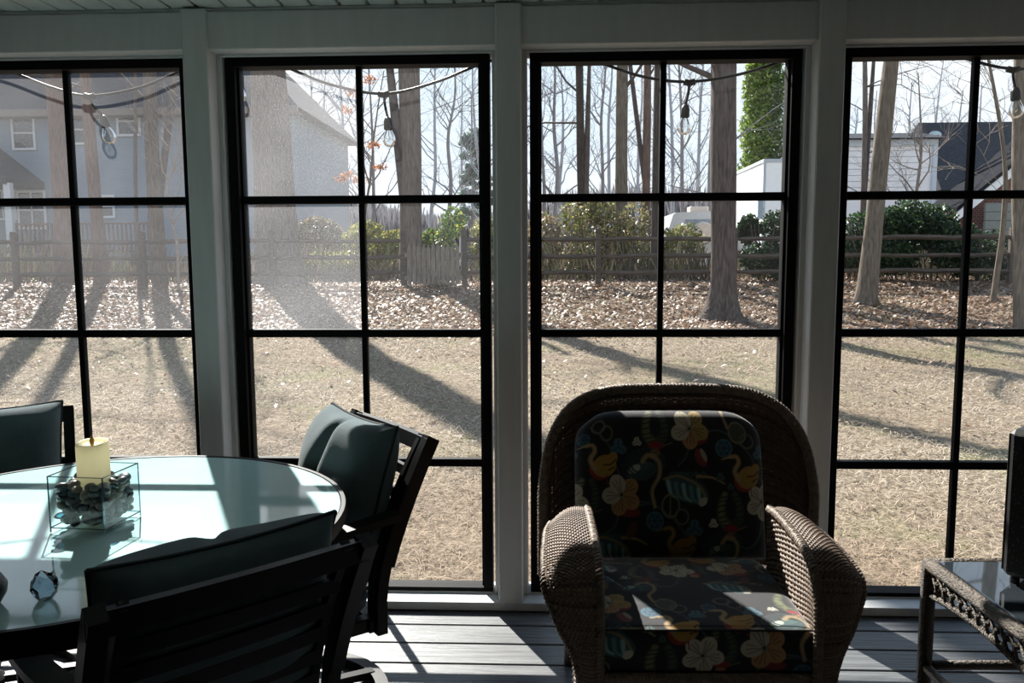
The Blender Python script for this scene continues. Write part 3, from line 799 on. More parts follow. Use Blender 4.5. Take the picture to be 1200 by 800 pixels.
for i, (x, y, z) in enumerate(pos):
    g = r_.random() < .07
    o = bpy.data.objects.new('glass_bead' if g else 'pebble', gem_me if g else r_.choice(pm)); COL.objects.link(o)
    p = Rv @ Vector((x, y, z)); o.location = (VX+p.x, VY+p.y, TZ+p.z)
    o.rotation_euler = (r_.uniform(-.7, .7), r_.uniform(-.7, .7), r_.uniform(0, 6)); s_ = r_.uniform(.82, 1.1); o.scale = (s_, s_, s_)
    if g: tag(o, 'blue glass bead among the pebbles in the square vase', 'glass bead', 'glass beads in the square vase')
    else: tag(o, 'smooth river pebble in the square glass vase', 'pebble', 'river pebbles in the square vase')
# faceted tealight holder
def facet_ball():
    mb = MB(); n = 8; prof = [(.011, 0), (.019, .010), (.0235, .022), (.0215, .035), (.0165, .046)]
    vs = []; fs = []
    for i, (r, z) in enumerate(prof):
        for k in range(n):
            a = 2*PI*(k+.5*(i % 2))/n; rim = .004*math.sin(3*a) if i == 4 else 0
            vs.append((r*math.cos(a), r*math.sin(a), z+rim))
    for i in range(len(prof)-1):
        for k in range(n):
            k2 = (k+1) % n; a, b_, c, d = i*n+k, i*n+k2, (i+1)*n+k, (i+1)*n+k2
            if i % 2 == 0: fs += [(a, b_, c), (b_, d, c)]
            else: fs += [(a, b_, d), (a, d, c)]
    fs.append(tuple(range(n-1, -1, -1)))
    mb.add(vs, fs); return mb
FGL = glass_mat('votive_glass', (.62, .74, .80), 2.2, 1.5)
mb = facet_ball(); o = mb.build('tealight_holder', FGL, None, loc=(-.892, -1.624, TZ+.0008))
tag(o, 'small faceted clear glass tealight holder near the front edge of the table', 'candle holder')
# the dark bottle at the picture's left edge
mb = MB(); mb.lathe([(.02, 0), (.034, .004), (.043, .02), (.045, .035), (.036, .052), (.02, .064), (.017, .072), (.024, .080), (.027, .088), (.022, .096), (.008, .100)], 24)
o = mb.build('lantern', pmat('black_glaze', (.008, .008, .01), .3, var=.1), None, auto=50, loc=(-.990, -1.657, TZ+.0008))
tag(o, 'small black ornament on the table, cut off by the left edge of the photo', 'ornament'); o.name = 'black_ornament'

# ------------------------------------------------------------------ the wicker side table with a glass top
st = thing('wicker_side_table', 'brown wicker side table with a glass top and lattice apron, right of the armchair', 'side table', (1.245, -1.08, 0), math.radians(2))
a, b_ = .215, .225; SZ = .5
for sx in (-1, 1):
    for sy in (-1, 1):
        mb = MB(); mb.tube([(sx*a, sy*b_, 0), (sx*a, sy*b_, SZ-.03), (sx*a, sy*b_, SZ-.008), (sx*a, sy*b_, SZ)], [.019, .019, .019, .012], 12)
        mb.build('leg', WICKT, st, True)
for nm, pts in (('top_rail', [(-a, -b_), (-a, b_)]), ('top_rail', [(a, -b_), (a, b_)]), ('top_rail', [(-a, -b_), (a, -b_)]), ('top_rail', [(-a, b_), (a, b_)])):
    mb = MB(); (x0, y0), (x1, y1) = pts
    mb.tube([(x0+(x1-x0)*q, y0+(y1-y0)*q, SZ-.014) for q in np.linspace(0.02, .98, 9)], .017, 10); mb.build('top_rail', WICKT, st, True)
for (x0, y0), (x1, y1) in [((-a, -b_), (-a, b_)), ((a, -b_), (a, b_)), ((-a, -b_), (a, -b_)), ((-a, b_), (a, b_))]:
    mb = MB(); mb.tube([(x0+(x1-x0)*q, y0+(y1-y0)*q, .205) for q in (0.04, .5, .96)], .013, 10); mb.build('stretcher', WICKT, st, True)
    mb = MB(); n = 11
    f = lambda q, z: Vector((x0+(x1-x0)*q, y0+(y1-y0)*q, z))
    low = lambda q: SZ-.075-.02*(1-math.sin(PI*q))
    for k in range(n):
        q0, q1 = .05+.9*k/n, .05+.9*(k+1)/n
        nrm = Vector((y1-y0, x0-x1, 0)).normalized()*.003
        mb.tube([f(q0, SZ-.028)+nrm, f(q1, low(q1))+nrm], .0042, 6); mb.tube([f(q1, SZ-.028)-nrm, f(q0, low(q0))-nrm], .0042, 6)
        qm = (q0+q1)/2; mb.tube([f(qm-.03, SZ-.05), f(qm+.03, SZ-.05)], .006, 6)
    rope(mb, [f(q, low(q)) for q in np.linspace(.04, .96, 14)], .009, .016)
    mb.build('lattice_apron', WICKT, st, True)
mb = MB(); mb.cbox(-a+.015, a-.015, -b_+.015, b_-.015, SZ-.006, SZ, .002)
SGL = pmat('smoked_table_glass', (.02, .025, .03), .03, var=.1, spec=1.0)
mb.build('glass_top', SGL, st)
# speaker cabinet on the side table
SPK = pmat('black_cabinet', (.012, .012, .013), .45, var=.3, scale=40)
def grille_mat():
    m, nt, b = new_mat('speaker_grille'); N = nt.nodes; L = nt.links
    tc = N.new('ShaderNodeTexCoord'); vo = N.new('ShaderNodeTexVoronoi'); vo.inputs['Scale'].default_value = 130
    L.new(tc.outputs['Object'], vo.inputs['Vector'])
    rp = N.new('ShaderNodeValToRGB'); rp.color_ramp.elements[0].position = .12; rp.color_ramp.elements[1].position = .3
    rp.color_ramp.elements[0].color = (.09, .095, .10, 1); rp.color_ramp.elements[1].color = (.010, .010, .011, 1)
    L.new(vo.outputs['Distance'], rp.inputs['Fac']); L.new(rp.outputs['Color'], b.inputs['Base Color']); b.inputs['Roughness'].default_value = .5
    return m
GRL = grille_mat()
sp = thing('speaker', 'black box speaker with speckled grille on little feet, on the wicker side table', 'speaker', (1.262, -1.03, SZ+.0005), math.radians(-48))
mb = MB(); mb.cbox(-.11, .11, -.085, .085, .018, .385, .012); mb.build('cabinet', SPK, sp)
mb = MB(); mb.cbox(-.098, .098, -.0875, -.0845, .03, .372, .001); mb.build('grille', GRL, sp)
mb = MB(); mb.cbox(-.1125, -.109, -.075, .075, .03, .372, .001); mb.build('grille', GRL, sp)
for sx in (-1, 1):
    for sy in (-1, 1):
        mb = MB(); mb.lathe([(.011, 0), (.011, .012), (.008, .019)], 12, (sx*.085, sy*.062, 0)); mb.build('foot', SPK, sp)

# ------------------------------------------------------------------ the string of lights outside the windows
SY, SZ0 = .064, 1.3+.85*.857
SK = (2.95+SY)/3.55
sg = thing('string_lights', 'black string-light cable with hanging clear bulbs looped outside across all the windows', 'string lights', (0, SY, SZ0))
BULB = glass_mat('bulb_glass', (.93, .95, .96), 2.5, 1.45)
KP = [(-2.75, 2.20), (-2.43, 2.148), (-2.2, 2.065), (-2.03, 2.026), (-1.8, 2.058), (-1.607, 2.129), (-1.37, 2.20), (-1.178, 2.152), (-.95, 2.062), (-.708, 2.018), (-.48, 2.064), (-.275, 2.139),
      (-.04, 2.195), (.188, 2.15), (.42, 2.075), (.621, 2.051), (.84, 2.08), (1.061, 2.144), (1.33, 2.205), (1.55, 2.185), (1.686, 2.159), (1.98, 2.085), (2.3, 2.12), (2.75, 2.2)]
mb = MB(); mb.tube([Vector((p[0]*SK, 0, (p[2]-2.15)*SK)) for p in smooth_path([(x, 0, z) for x, z in KP], 160)], .0054, 6)
mb.build('cable', DARKM, sg, True)
for (x, z, ln, tilt) in [(-2.03, 2.026, .085, .28), (-.708, 2.018, .10, .05), (-1.37, 2.20, .085, .05), (.621, 2.051, .095, -.06), (1.98, 2.085, .075, .1)]:
    x *= SK; z = 2.15+(z-2.15)*SK; ln *= SK
    hx = x+(.045 if tilt > .2 else .012*(1 if tilt > 0 else -1))
    mb = MB(); mb.tube([(x-.02, 0, z-2.15), (x, 0, z-2.155), (x+.02, 0, z-2.15)], .012, 8)
    P = smooth_path([(x, 0, z-2.152), (x+(hx-x)*.3, 0, z-2.152-ln*.5), (hx, 0, z-2.15-ln)], 8); mb.tube([Vector(p) for p in P], .005, 6)
    mb.build('drop_cord', DARKM, sg, True)
    T = Matrix.Translation((hx, 0, z-2.15-ln)) @ Matrix.Rotation(-tilt, 4, 'Y') @ Matrix.Scale(.85, 4)
    mb = MB(); mb.lathe([(.006, .0), (.014, -.006), (.019, -.02), (.0205, -.052), (.018, -.055)], 14); s_ = mb.build('socket', DARKM, sg, auto=40); s_.matrix_local = T
    mb = MB(); mb.lathe([(.013, -.052), (.017, -.062), (.027, -.085), (.029, -.10), (.024, -.118), (.012, -.128), (.002, -.130)], 16); bb = mb.build('bulb', BULB, s_, True)
    mb = MB(); mb.tube([(0, 0, -.055), (0, 0, -.08), (.006, 0, -.095), (-.006, 0, -.105)], .0016, 5); mb.build('filament', pmat('filament', (.4, .35, .3), .4), s_)

# ------------------------------------------------------------------ ground, straw grass and fallen leaves
def ground_mat():
    m, nt, b = new_mat('lawn_ground'); N = nt.nodes; L = nt.links
    b.inputs['Roughness'].default_value = .95; b.inputs['Specular IOR Level'].default_value = .1
    tc = N.new('ShaderNodeTexCoord')
    n1 = N.new('ShaderNodeTexNoise'); n1.inputs['Scale'].default_value = .55; n1.inputs['Detail'].default_value = 6; n1.inputs['Roughness'].default_value = .65
    n2 = N.new('ShaderNodeTexNoise'); n2.inputs['Scale'].default_value = 22; n2.inputs['Detail'].default_value = 8; n2.inputs['Roughness'].default_value = .75
    L.new(tc.outputs['Object'], n1.inputs['Vector']); L.new(tc.outputs['Object'], n2.inputs['Vector'])
    r2 = N.new('ShaderNodeValToRGB'); e = r2.color_ramp.elements
    e[0].position = .34; e[0].color = (.07, .05, .036, 1); e[1].position = .72; e[1].color = (.38, .315, .235, 1)
    x = e.new(.5); x.color = (.20, .155, .11, 1)
    L.new(n2.outputs['Fac'], r2.inputs['Fac'])
    r1 = N.new('ShaderNodeValToRGB'); r1.color_ramp.elements[0].position = .52; r1.color_ramp.elements[1].position = .66
    mx = N.new('ShaderNodeMix'); mx.data_type = 'RGBA'; mx.inputs['B'].default_value = (.15, .16, .07, 1)
    L.new(n1.outputs['Fac'], r1.inputs['Fac'])
    ml = N.new('ShaderNodeMath'); ml.operation = 'MULTIPLY'; ml.inputs[1].default_value = .6; L.new(r1.outputs['Color'], ml.inputs[0])
    L.new(ml.outputs[0], mx.inputs['Factor']); L.new(r2.outputs['Color'], mx.inputs['A']); L.new(mx.outputs['Result'], b.inputs['Base Color'])
    bp = N.new('ShaderNodeBump'); bp.inputs['Strength'].default_value = .8; bp.inputs['Distance'].default_value = .03
    L.new(n2.outputs['Fac'], bp.inputs['Height']); L.new(bp.outputs['Normal'], b.inputs['Normal'])
    return m
xs = np.r_[-90, -60, -40, np.linspace(-26, 26, 90), 40, 60, 90]; ys = np.r_[-8, -3, np.linspace(.06, 26, 140), 30, 36, 45, 60, 90, 160]
X, Y = np.meshgrid(xs, ys, indexing='ij'); Z = ground(X, Y) + np.where((Y > .5) & (Y < 26), .025*np.sin(X*1.7+.6*Y)*np.sin(Y*1.3)+.012*rng.standard_normal(X.shape), 0)
Z = np.where(Y < .4, -.17, Z)
go = link('ground', np_mesh('ground', np.stack([X, Y, Z], -1).reshape(-1, 3), grid_faces(len(xs), len(ys))), ground_mat(), None, True); go['kind'] = 'structure'
def greenness(x, y):
    return (.5+.5*np.sin(x*.9+1.3*np.sin(y*.7)+1.0))*(.5+.5*np.sin(y*1.1+.8*np.sin(x*1.3)))
def frustum_pts(n, y0, y1, power=1.0, margin=1.2):
    """points in front of the windows, denser nearby"""
    t = rng.random(n)**power; y = y0+(y1-y0)*t
    x = (rng.random(n)*2-1)*(y+2.95)*.70*margin - .04*(y+2.95)
    return x, y
def straw(n):
    x, y = frustum_pts(n, .25, 13.0, 1.3)
    L_ = (.025+.06*rng.random(n))*(1+.04*y); a = rng.random(n)*2*PI; up = rng.random(n)**2.2*.75
    w = .0011+.0010*rng.random(n)+.00035*y
    d = np.stack([np.cos(a)*np.cos(up), np.sin(a)*np.cos(up), np.sin(up)], -1)
    s = np.stack([-np.sin(a), np.cos(a), 0*a], -1)
    base = np.stack([x, y, ground(x, y)+.012+.012*rng.random(n)], -1)
    mid = base+d*(L_*.55)[:, None]; tip = base+d*L_[:, None]; tip[:, 2] -= L_*.18
    V = np.stack([base-s*w[:, None], base+s*w[:, None], mid+s*w[:, None]*.8, mid-s*w[:, None]*.8, tip+s*.0006, tip-s*.0006], 1).reshape(-1, 3)
    i = np.arange(n)[:, None]*6
    F = np.concatenate([i+np.array([0, 1, 2, 3]), i+np.array([3, 2, 4, 5])])
    g = greenness(x, y); isg = rng.random(n) < np.clip((g-.45)*1.1, .02, .5)*(y > 2.5)
    pt = .5+.25*np.sin(x*1.3+1.7*np.sin(y*.9))+.25*np.sin(y*1.9+1.1*np.sin(x*2.1)); pt = np.clip(pt+.35*np.exp(-y/1.8), 0, 1)[:, None]
    c = (np.array([.53, .465, .37])*(1-pt)+np.array([.36, .27, .195])*pt)*(.5+.75*rng.random(n))[:, None]
    c[isg] = np.array([.15, .185, .06])*(.6+.8*rng.random(isg.sum()))[:, None]
    return V, F, np.repeat(c, 6, 0)
V, F, C_ = straw(125000)
o = link('dry_grass', np_mesh('dry_grass', V, F, C_), vcol_mat('grass_blades', .8, .3)); tag(o, 'dry straw-coloured winter grass with a few green blades covering the lawn outside', 'grass', kind='stuff')
def leaves(n, y0, y1, power=1., size=.055, spread=1.0, zoff=.02):
    x, y = frustum_pts(n, y0, y1, power)
    s = size*(.6+.8*rng.random(n)); a = rng.random(n)*2*PI; t1 = rng.normal(0, .42, n); t2 = rng.normal(0, .42, n)
    ux = np.stack([np.cos(a), np.sin(a), np.sin(t1)], -1); uy = np.stack([-np.sin(a), np.cos(a), np.sin(t2)], -1)
    c0 = np.stack([x, y, ground(x, y)+zoff+.03*rng.random(n)], -1)
    lift = np.zeros((n, 3)); lift[:, 2] = s*.35*rng.random(n)
    P = [c0-ux*s[:, None], c0+uy*(s*.55)[:, None]+lift, c0+ux*s[:, None], c0-uy*(s*.55)[:, None]+lift]
    V = np.stack(P, 1).reshape(-1, 3); F = np.arange(n*4).reshape(-1, 4)
    k = rng.random(n)[:, None]
    pal = np.array([[.21, .125, .08], [.30, .205, .145], [.13, .075, .05], [.38, .29, .22]])
    c = pal[rng.integers(0, 4, n)]*(.75+.5*k)
    return V, F, np.repeat(c, 4, 0)
LEAFM = vcol_mat('fallen_leaves', .5, .3, spec=.5)
A = [leaves(58000, 9.6, 16.5, .9, .043), leaves(3500, 16, 24, 1, .09), leaves(1100, 2.5, 10.5, .5, .030, zoff=.03)]
V = np.concatenate([a[0] for a in A]); b = np.cumsum([0]+[len(a[0]) for a in A]); F = np.concatenate([a[1]+b[i] for i, a in enumerate(A)]); C_ = np.concatenate([a[2] for a in A])
o = link('leaf_litter', np_mesh('leaf_litter', V, F, C_), LEAFM); tag(o, 'brown fallen oak leaves carpeting the ground along the fence', 'leaves', kind='stuff')

# ------------------------------------------------------------------ trees
def bark(name, c1, c2, st=(9, 9, 1.2)): return pmat(name, c1, .9, scale=3.2, stretch=st, bump=.9, bscale=5, spec=.15, col2=c2, detail=8)
BARK_G = bark('grey_bark', (.20, .165, .14), (.085, .068, .06))
BARK_D = bark('dark_bark', (.085, .068, .058), (.03, .025, .022))
BARK_P = bark('pale_bark', (.20, .165, .13), (.085, .07, .055))
BARK_R = bark('reddish_bark', (.20, .135, .11), (.10, .065, .055))
TWIG = pmat('winter_twigs', (.085, .066, .058), .9, var=.3)
TWIGL = pmat('pale_twigs', (.26, .215, .18), .9, var=.25)
def limb(mb, p, d, ln, r, depth, rnd, gnarl=.22, n=5, split=(2, 4)):
    pts = [p]; q = p.copy(); dd = d.normalized(); k = max(3, int(3+ln*1.2)); k = min(k, 6)
    for i in range(k):
        dd = (dd + Vector((rnd.gauss(0, gnarl), rnd.gauss(0, gnarl), rnd.gauss(.05, gnarl*.8)))).normalized()
        q = q + dd*ln/k; pts.append(q.copy())
    rad = [max(.004, r*(1-.72*i/k)) for i in range(k+1)]
    mb.tube(pts, rad, n, False)
    if depth <= 0: return
    for j in range(rnd.randint(*split)+ (1 if depth > 1 else 0)):
        f = rnd.uniform(.3, 1.0); i = min(k-1, int(f*k)); b_ = pts[i].lerp(pts[i+1], f*k-i)
        ax = Vector((rnd.gauss(0, 1), rnd.gauss(0, 1), rnd.gauss(.25, .6))).normalized()
        nd = (dd*.75+ax*.85).normalized()
        limb(mb, b_, nd, ln*rnd.uniform(.45, .72), max(.005, rad[i]*rnd.uniform(.45, .7)), depth-1, rnd, gnarl*1.1, 4 if depth < 2 else n, split)
def trunk_mesh(mb, pts, rads, n=16, seed=0, flare=0.0, lump=.05):
    P = smooth_path(pts, 34); rr = np.interp(np.linspace(0, 1, 34), np.linspace(0, 1, len(rads)), rads)
    r = random.Random(seed); ph = [r.uniform(0, 6) for _ in range(5)]
    vs = []
    for i in range(34):
        h = P[i][2]-P[0][2]
        for k in range(n):
            a = 2*PI*k/n
            q = 1+lump*math.sin(3*a+ph[0]+h*.8)*.6+lump*math.sin(5*a+ph[1]-h*.5)*.5+.025*math.sin(2*a+h*2.1+ph[3])
            fl = flare*math.exp(-h/.30)*(1+.55*math.sin(4*a+ph[2])+.35*math.sin(7*a+ph[4]))
            vs.append((P[i][0]+(rr[i]*q+fl)*math.cos(a), P[i][1]+(rr[i]*q+fl)*math.sin(a), P[i][2]))
    fs = []
    for i in range(33):
        for k in range(n): fs.append((i*n+k, i*n+(k+1) % n, (i+1)*n+(k+1) % n, (i+1)*n+k))
    mb.add(vs, fs)
def tree(label, base, top, w_base, w_top, height=11., bk=BARK_G, flare=.0, seed=0, nb=9, bend=0., twig=TWIG, name='tree', group=None, second=None, low=5.5, depth=2):
    """base=(px,Y) foot, top=(px at photo row 75), widths in metres"""
    px, Y = base; x0 = atx(px, Y, 320); z0 = gz(Y)-.1
    zt_ = atz(75, Y); x1 = atx(top, Y, 75); sl = (x1-x0)/(zt_-z0)
    t = thing(name, label, 'tree', (x0, Y, gz(Y)), 0, group)
    mb = MB(); pts = []; rads = []
    for f in (0, .12, .3, .5, .75, 1.):
        h = f*height; pts.append((sl*h+bend*math.sin(f*PI*1.4)*(zt_-z0)/6, .15*math.sin(f*5+seed), h-.1)); rads.append(w_base/2+(w_top-w_base)/2*min(1, h/(zt_-z0))*(1) if h < zt_-z0 else w_top/2*(1-.45*(h-(zt_-z0))/max(.1, height-(zt_-z0))))
    trunk_mesh(mb, pts, rads, 18, seed, flare); o = mb.build('trunk', bk, t, True)
    P = smooth_path(pts, 34)
    rnd = random.Random(seed+50); mb = MB()
    if second:
        px2, f0, rr = second; i = int(f0*33); b0 = Vector(P[i]); xt = atx(px2, Y, 75)-x0
        dirv = Vector((xt-b0.x, .05, (zt_-gz(Y))-b0.z)).normalized()
        mb.tube([b0, b0+dirv*1.5, b0+dirv*3.5, b0+dirv*6], [rr, rr*.95, rr*.85, rr*.5], 10, False)
    for j in range(nb):
        f = rnd.uniform(low/height, 1.0) if low < height else .95; i = min(32, int(f*33)); a = rnd.uniform(0, 2*PI)
        b0 = Vector(P[i]); d = Vector((math.cos(a), math.sin(a)*.8, rnd.uniform(.2, .9)))
        limb(mb, b0, d, rnd.uniform(1.6, 3.4)*height/11, rads[-1]*rnd.uniform(.35, .6), depth, rnd)
    if mb.v: mb.build('branches', twig, t, True)
    return t
# by the fence, from left to right
tree('large tree trunk, leftmost thick one behind the dim leftmost window, before the blue-grey house', (72, 15.6), 64, .46, .44, 12, BARK_R, .06, 1, 8)
tree('slim brown trunk just right of the bar in the leftmost window', (114, 15.2), 103, .30, .24, 12, BARK_R, .03, 2, 8)
tree('forked trunk near the right edge of the leftmost window', (187, 15.4), 178, .36, .28, 12, BARK_G, .05, 3, 8, second=(206, .22, .09))
tree('thin sapling trunk between the slim and forked trees of the leftmost window', (166, 15.8), 156, .10, .07, 9, BARK_G, .0, 4, 6, low=3)
tree('very thick pale oak trunk at the left of the second window', (331, 15.7), 316, 1.08, .76, 19, BARK_G, .22, 5, 4, bend=-.06, low=16)
tree('double trunk growing behind the picket gate', (482, 16.4), 478, .54, .52, 13, BARK_G, .06, 6, 8, second=(456, .12, .13), low=6.4)
tree('dark twin-stemmed tree at the left of the third window, behind the bushes', (684, 20.5), 679, .27, .22, 14, BARK_D, .0, 7, 9, second=(691, .06, .105), low=6)
tree('straight light brown trunk left of the bar in the third window', (728, 18.5), 729, .34, .30, 14, BARK_P, .04, 8, 7, low=6.5)
tree('narrow brown trunk with a leaning fork, close left of the bar in the third window', (756, 19), 758, .24, .20, 13, BARK_R, .0, 9, 7, second=(738, .30, .07), low=5)
tree('dark trunk standing right at the bar of the third window, touching the fence', (767, 15.9), 771, .245, .2, 13, BARK_D, .05, 10, 7, low=6)
tree('big dark oak trunk with flared roots, in front of the fence in the third window', (846, 11.5), 850, .42, .46, 12, bark('oak_bark', (.125, .10, .088), (.045, .036, .032)), .26, 11, 9, bend=-.02, low=5.6)
tree('leaning sunlit trunk standing in the leaves in the rightmost window', (1013, 12.7), 1046, .36, .28, 11, BARK_P, .05, 12, 8, low=5.6, bend=.05)
tree('pale peeling trunk at the right edge of the photo', (1206, 10.2), 1200, .24, .22, 10, BARK_P, .03, 13, 7, low=3.6, twig=TWIGL)
tree('slender crooked sapling before the brick house', (1170, 12.5), 1160, .12, .05, 5.5, BARK_P, .0, 14, 9, low=2.3, twig=TWIGL, bend=.25)
tree('thin grey tree with forked top left of the leaning trunk', (1010, 26), 1012, .20, .16, 12, BARK_G, .0, 15, 9, low=3.5, second=(1024, .3, .1))
# woods behind
rnd = random.Random(11)
def wood_tree(label, px, Y, h, seed, nb=9, w=.22, tw=TWIG, group='bare trees in the woods behind', low=None, depth=2, bk=None):
    x0 = atx(px, Y, 250); r = random.Random(seed)
    t = thing('bare_tree', label, 'tree', (x0, Y, gz(Y)), 0, group)
    mb = MB(); pts = [(0, 0, -.1)]; x = 0
    for k in range(1, 6): x += r.gauss(0, .12); pts.append((x, r.gauss(0, .1), h*k/5))
    trunk_mesh(mb, pts, [w/2, w*.42, w*.3, w*.12], 8, seed, 0.0, .03); mb.build('trunk', bk or tw, t, True)
    P = smooth_path(pts, 34); mb = MB()
    for j in range(nb):
        f = r.uniform(low or .22, 1.0); i = min(33, int(f*33)); a = r.uniform(0, 2*PI)
        limb(mb, Vector(P[i]), Vector((math.cos(a), math.sin(a)*.5, r.uniform(.35, 1.3))), h*r.uniform(.14, .30)*(1.25-f*.6), w*.28*(1.1-f*.7), depth, r, .2, 4, (3, 4))
    mb.build('branches', tw, t, True)
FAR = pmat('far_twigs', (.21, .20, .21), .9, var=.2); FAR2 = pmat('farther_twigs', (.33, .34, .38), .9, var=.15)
spots = [(290, 44), (368, 43), (384, 47), (402, 40), (418, 46), (436, 38), (506, 44), (524, 30), (538, 56), (566, 42), (634, 34), (648, 28), (662, 40), (700, 36), (714, 44), (745, 46), (786, 40), (800, 32), (816, 42), (828, 30), (874, 46),
         (1000, 46), (1030, 50), (1062, 47), (1090, 52), (1118, 46), (1150, 50), (1176, 47), (240, 46), (610, 44)]
for i, (px, Y) in enumerate(spots):
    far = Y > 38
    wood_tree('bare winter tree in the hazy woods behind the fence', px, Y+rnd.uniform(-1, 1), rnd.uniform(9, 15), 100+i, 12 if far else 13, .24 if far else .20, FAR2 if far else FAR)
wood_tree('young bare tree with pale spreading twigs above the white garage roof', 1072, 25.5, 6.8, 300, 11, .14, TWIGL, None, .3)

wood_tree('young bare tree with sunlit pale twigs before the blue-grey house', 205, 14.1, 5.2, 321, 13, .07, TWIGL, None, .12)
# leaf-card foliage
def cards(n, ctr, rad, size, cols, seed, shell=.55, up=.3, squash=1.0, lobes=0):
    r = np.random.default_rng(seed)
    d = r.standard_normal((n, 3)); d /= np.linalg.norm(d, axis=1, keepdims=True)
    k = shell+(1-shell)*r.random(n)**.6
    if lobes:
        lc = r.uniform(-1, 1, (lobes, 3))*np.array([.75, .6, .7]); ls = r.uniform(.35, .6, lobes); w = r.integers(0, lobes, n)
        p = lc[w]+d*(k*ls[w])[:, None]
    else: p = d*k[:, None]
    p = p*np.array(rad)+np.array(ctr)
    a = r.standard_normal((n, 3)); a[:, 2] += up; a /= np.linalg.norm(a, axis=1, keepdims=True)
    b_ = np.cross(a, r.standard_normal((n, 3))); b_ /= np.linalg.norm(b_, axis=1, keepdims=True)
    s = size*(.6+.8*r.random(n))
    V = np.stack([p-a*s[:, None], p+b_*(s*.5)[:, None], p+a*s[:, None], p-b_*(s*.5)[:, None]], 1).reshape(-1, 3)
    c = np.array(cols)[r.integers(0, len(cols), n)]*(.6+.8*r.random(n))[:, None]
    return V, np.arange(n*4).reshape(-1, 4), np.repeat(c, 4, 0)
FOL = vcol_mat('foliage', .45, .4, spec=.4)
def bush(name, label, px, Y, w, h, n, size, cols, seed, z=None, lobes=7, stems=5, shell=.4, cat='bush', d=None, group=None):
    x0 = atx(px, Y, 290); t = thing(name, label, cat, (x0, Y, gz(Y)), 0, group)
    V, F, C_ = cards(n, (0, 0, h*.52), (w/2, (d or w*.8)/2, h*.5), size, cols, seed, shell, lobes=lobes)
    link('foliage', np_mesh('foliage', V, F, C_), FOL, t)
    r = random.Random(seed); mb = MB()
    for k in range(stems):
        a = r.uniform(0, 2*PI); q = r.uniform(.1, .35)*w
        mb.tube([(q*.2*math.cos(a), q*.2*math.sin(a), -.05), (q*.6*math.cos(a), q*.5*math.sin(a), h*.35), (q*math.cos(a), q*.8*math.sin(a), h*.85)], [.022, .016, .006], 5, False)
    mb.build('stems', TWIGL if stems > 8 else TWIG, t, True)
    return t
YG = [(.30, .31, .06), (.22, .25, .06), (.36, .30, .10)]; OL = [(.16, .17, .07), (.22, .20, .09), (.30, .24, .13), (.10, .12, .05)]
DG = [(.022, .045, .02), (.03, .06, .024), (.05, .09, .03), (.015, .03, .014)]; MG = [(.09, .17, .04), (.13, .22, .05), (.06, .12, .035)]
bush('shrub', 'round grey-green shrub with an orange top left of the bar in the second window', 372, 18.5, 1.7, 1.65, 5200, .045, [(.11, .115, .085), (.15, .14, .09), (.20, .13, .07)], 1, lobes=0, shell=.75)
bush('shrub', 'yellow-green shrub behind the fence in the middle of the second window', 436, 18, 2.0, 1.55, 3200, .055, YG, 2)
bush('shrub', 'low bright yellow-green shrub behind the fence right of the thick oak', 405, 16.6, 1.7, .85, 2000, .05, YG, 3)
bush('shrub', 'green shrub with yellow tips above the picket gate', 512, 19, 1.35, 1.75, 3000, .06, MG+YG[:1], 4)
bush('shrub', 'straw-coloured shrub right of the gate post', 566, 18, 1.2, 1.6, 1700, .05, OL+YG, 5)
bush('shrub', 'thin tan thicket at the left edge of the third window', 640, 17.6, 1.4, 1.7, 1500, .05, [(.28, .21, .14), (.22, .17, .11), (.2, .2, .08)], 6, stems=24)
bush('shrub', 'tall olive-green shrub behind the fence post in the third window', 690, 17.8, 2.2, 2.15, 4800, .055, OL+YG[:1], 7, stems=16)
bush('shrub', 'loose yellow-leaved shrub against the trunks left of the bar in the third window', 735, 17.2, 1.3, 1.75, 1600, .05, OL+[(.33, .25, .10)], 8, stems=16)
bush('shrub', 'sparse green vine shrub before the camper van', 800, 17.0, 1.5, 1.25, 1500, .05, OL+YG, 9, stems=10)
bush('shrub', 'dark glossy evergreen bush right of the big oak', 893, 15.9, 1.55, 1.55, 7000, .05, DG, 10, lobes=8)
bush('hedge', 'dark evergreen hedge behind the leaning trunk in the rightmost window', 1020, 15.6, 2.1, 1.75, 9000, .05, DG+MG[2:], 11, lobes=9, cat='hedge')
bush('hedge', 'taller shadowy evergreen hedge left of the brick house', 1093, 15.6, 2.0, 1.7, 9000, .05, DG, 12, lobes=9, cat='hedge')
bush('shrub', 'dark leafy shrub in front of the brick house wall', 1148, 15.4, 1.1, 1.35, 3200, .05, DG, 13)
# tall ivy-green evergreen
Y = 32; x0 = atx(893, Y, 220); t = thing('evergreen_tree', 'tall narrow bright green evergreen behind the big oak', 'tree', (x0, Y, gz(Y)))
VV = []; FF = []; CC = []; b = 0
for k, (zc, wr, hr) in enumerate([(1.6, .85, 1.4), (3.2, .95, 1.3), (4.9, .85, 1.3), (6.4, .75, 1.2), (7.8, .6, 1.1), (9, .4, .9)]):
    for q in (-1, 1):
        V, F, C_ = cards(2600, (q*.28, .1*q, zc*1.22), (wr*.92, wr*.7, hr*1.22), .085, [(.17, .26, .045), (.13, .21, .04), (.26, .33, .06)] if q < 0 else [(.06, .11, .03), (.09, .15, .04), (.15, .22, .05)], 40+2*k+q, .35)  # left lobes lighter and yellower: the sunlit side is put into the leaf colours
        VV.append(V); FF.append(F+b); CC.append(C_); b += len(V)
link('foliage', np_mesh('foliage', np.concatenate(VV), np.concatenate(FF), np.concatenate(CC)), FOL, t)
mb = MB(); mb.tube([(0, 0, -.1), (.03, 0, 5), (0, 0, 11)], [.16, .12, .03], 8); mb.build('trunk', BARK_D, t, True)
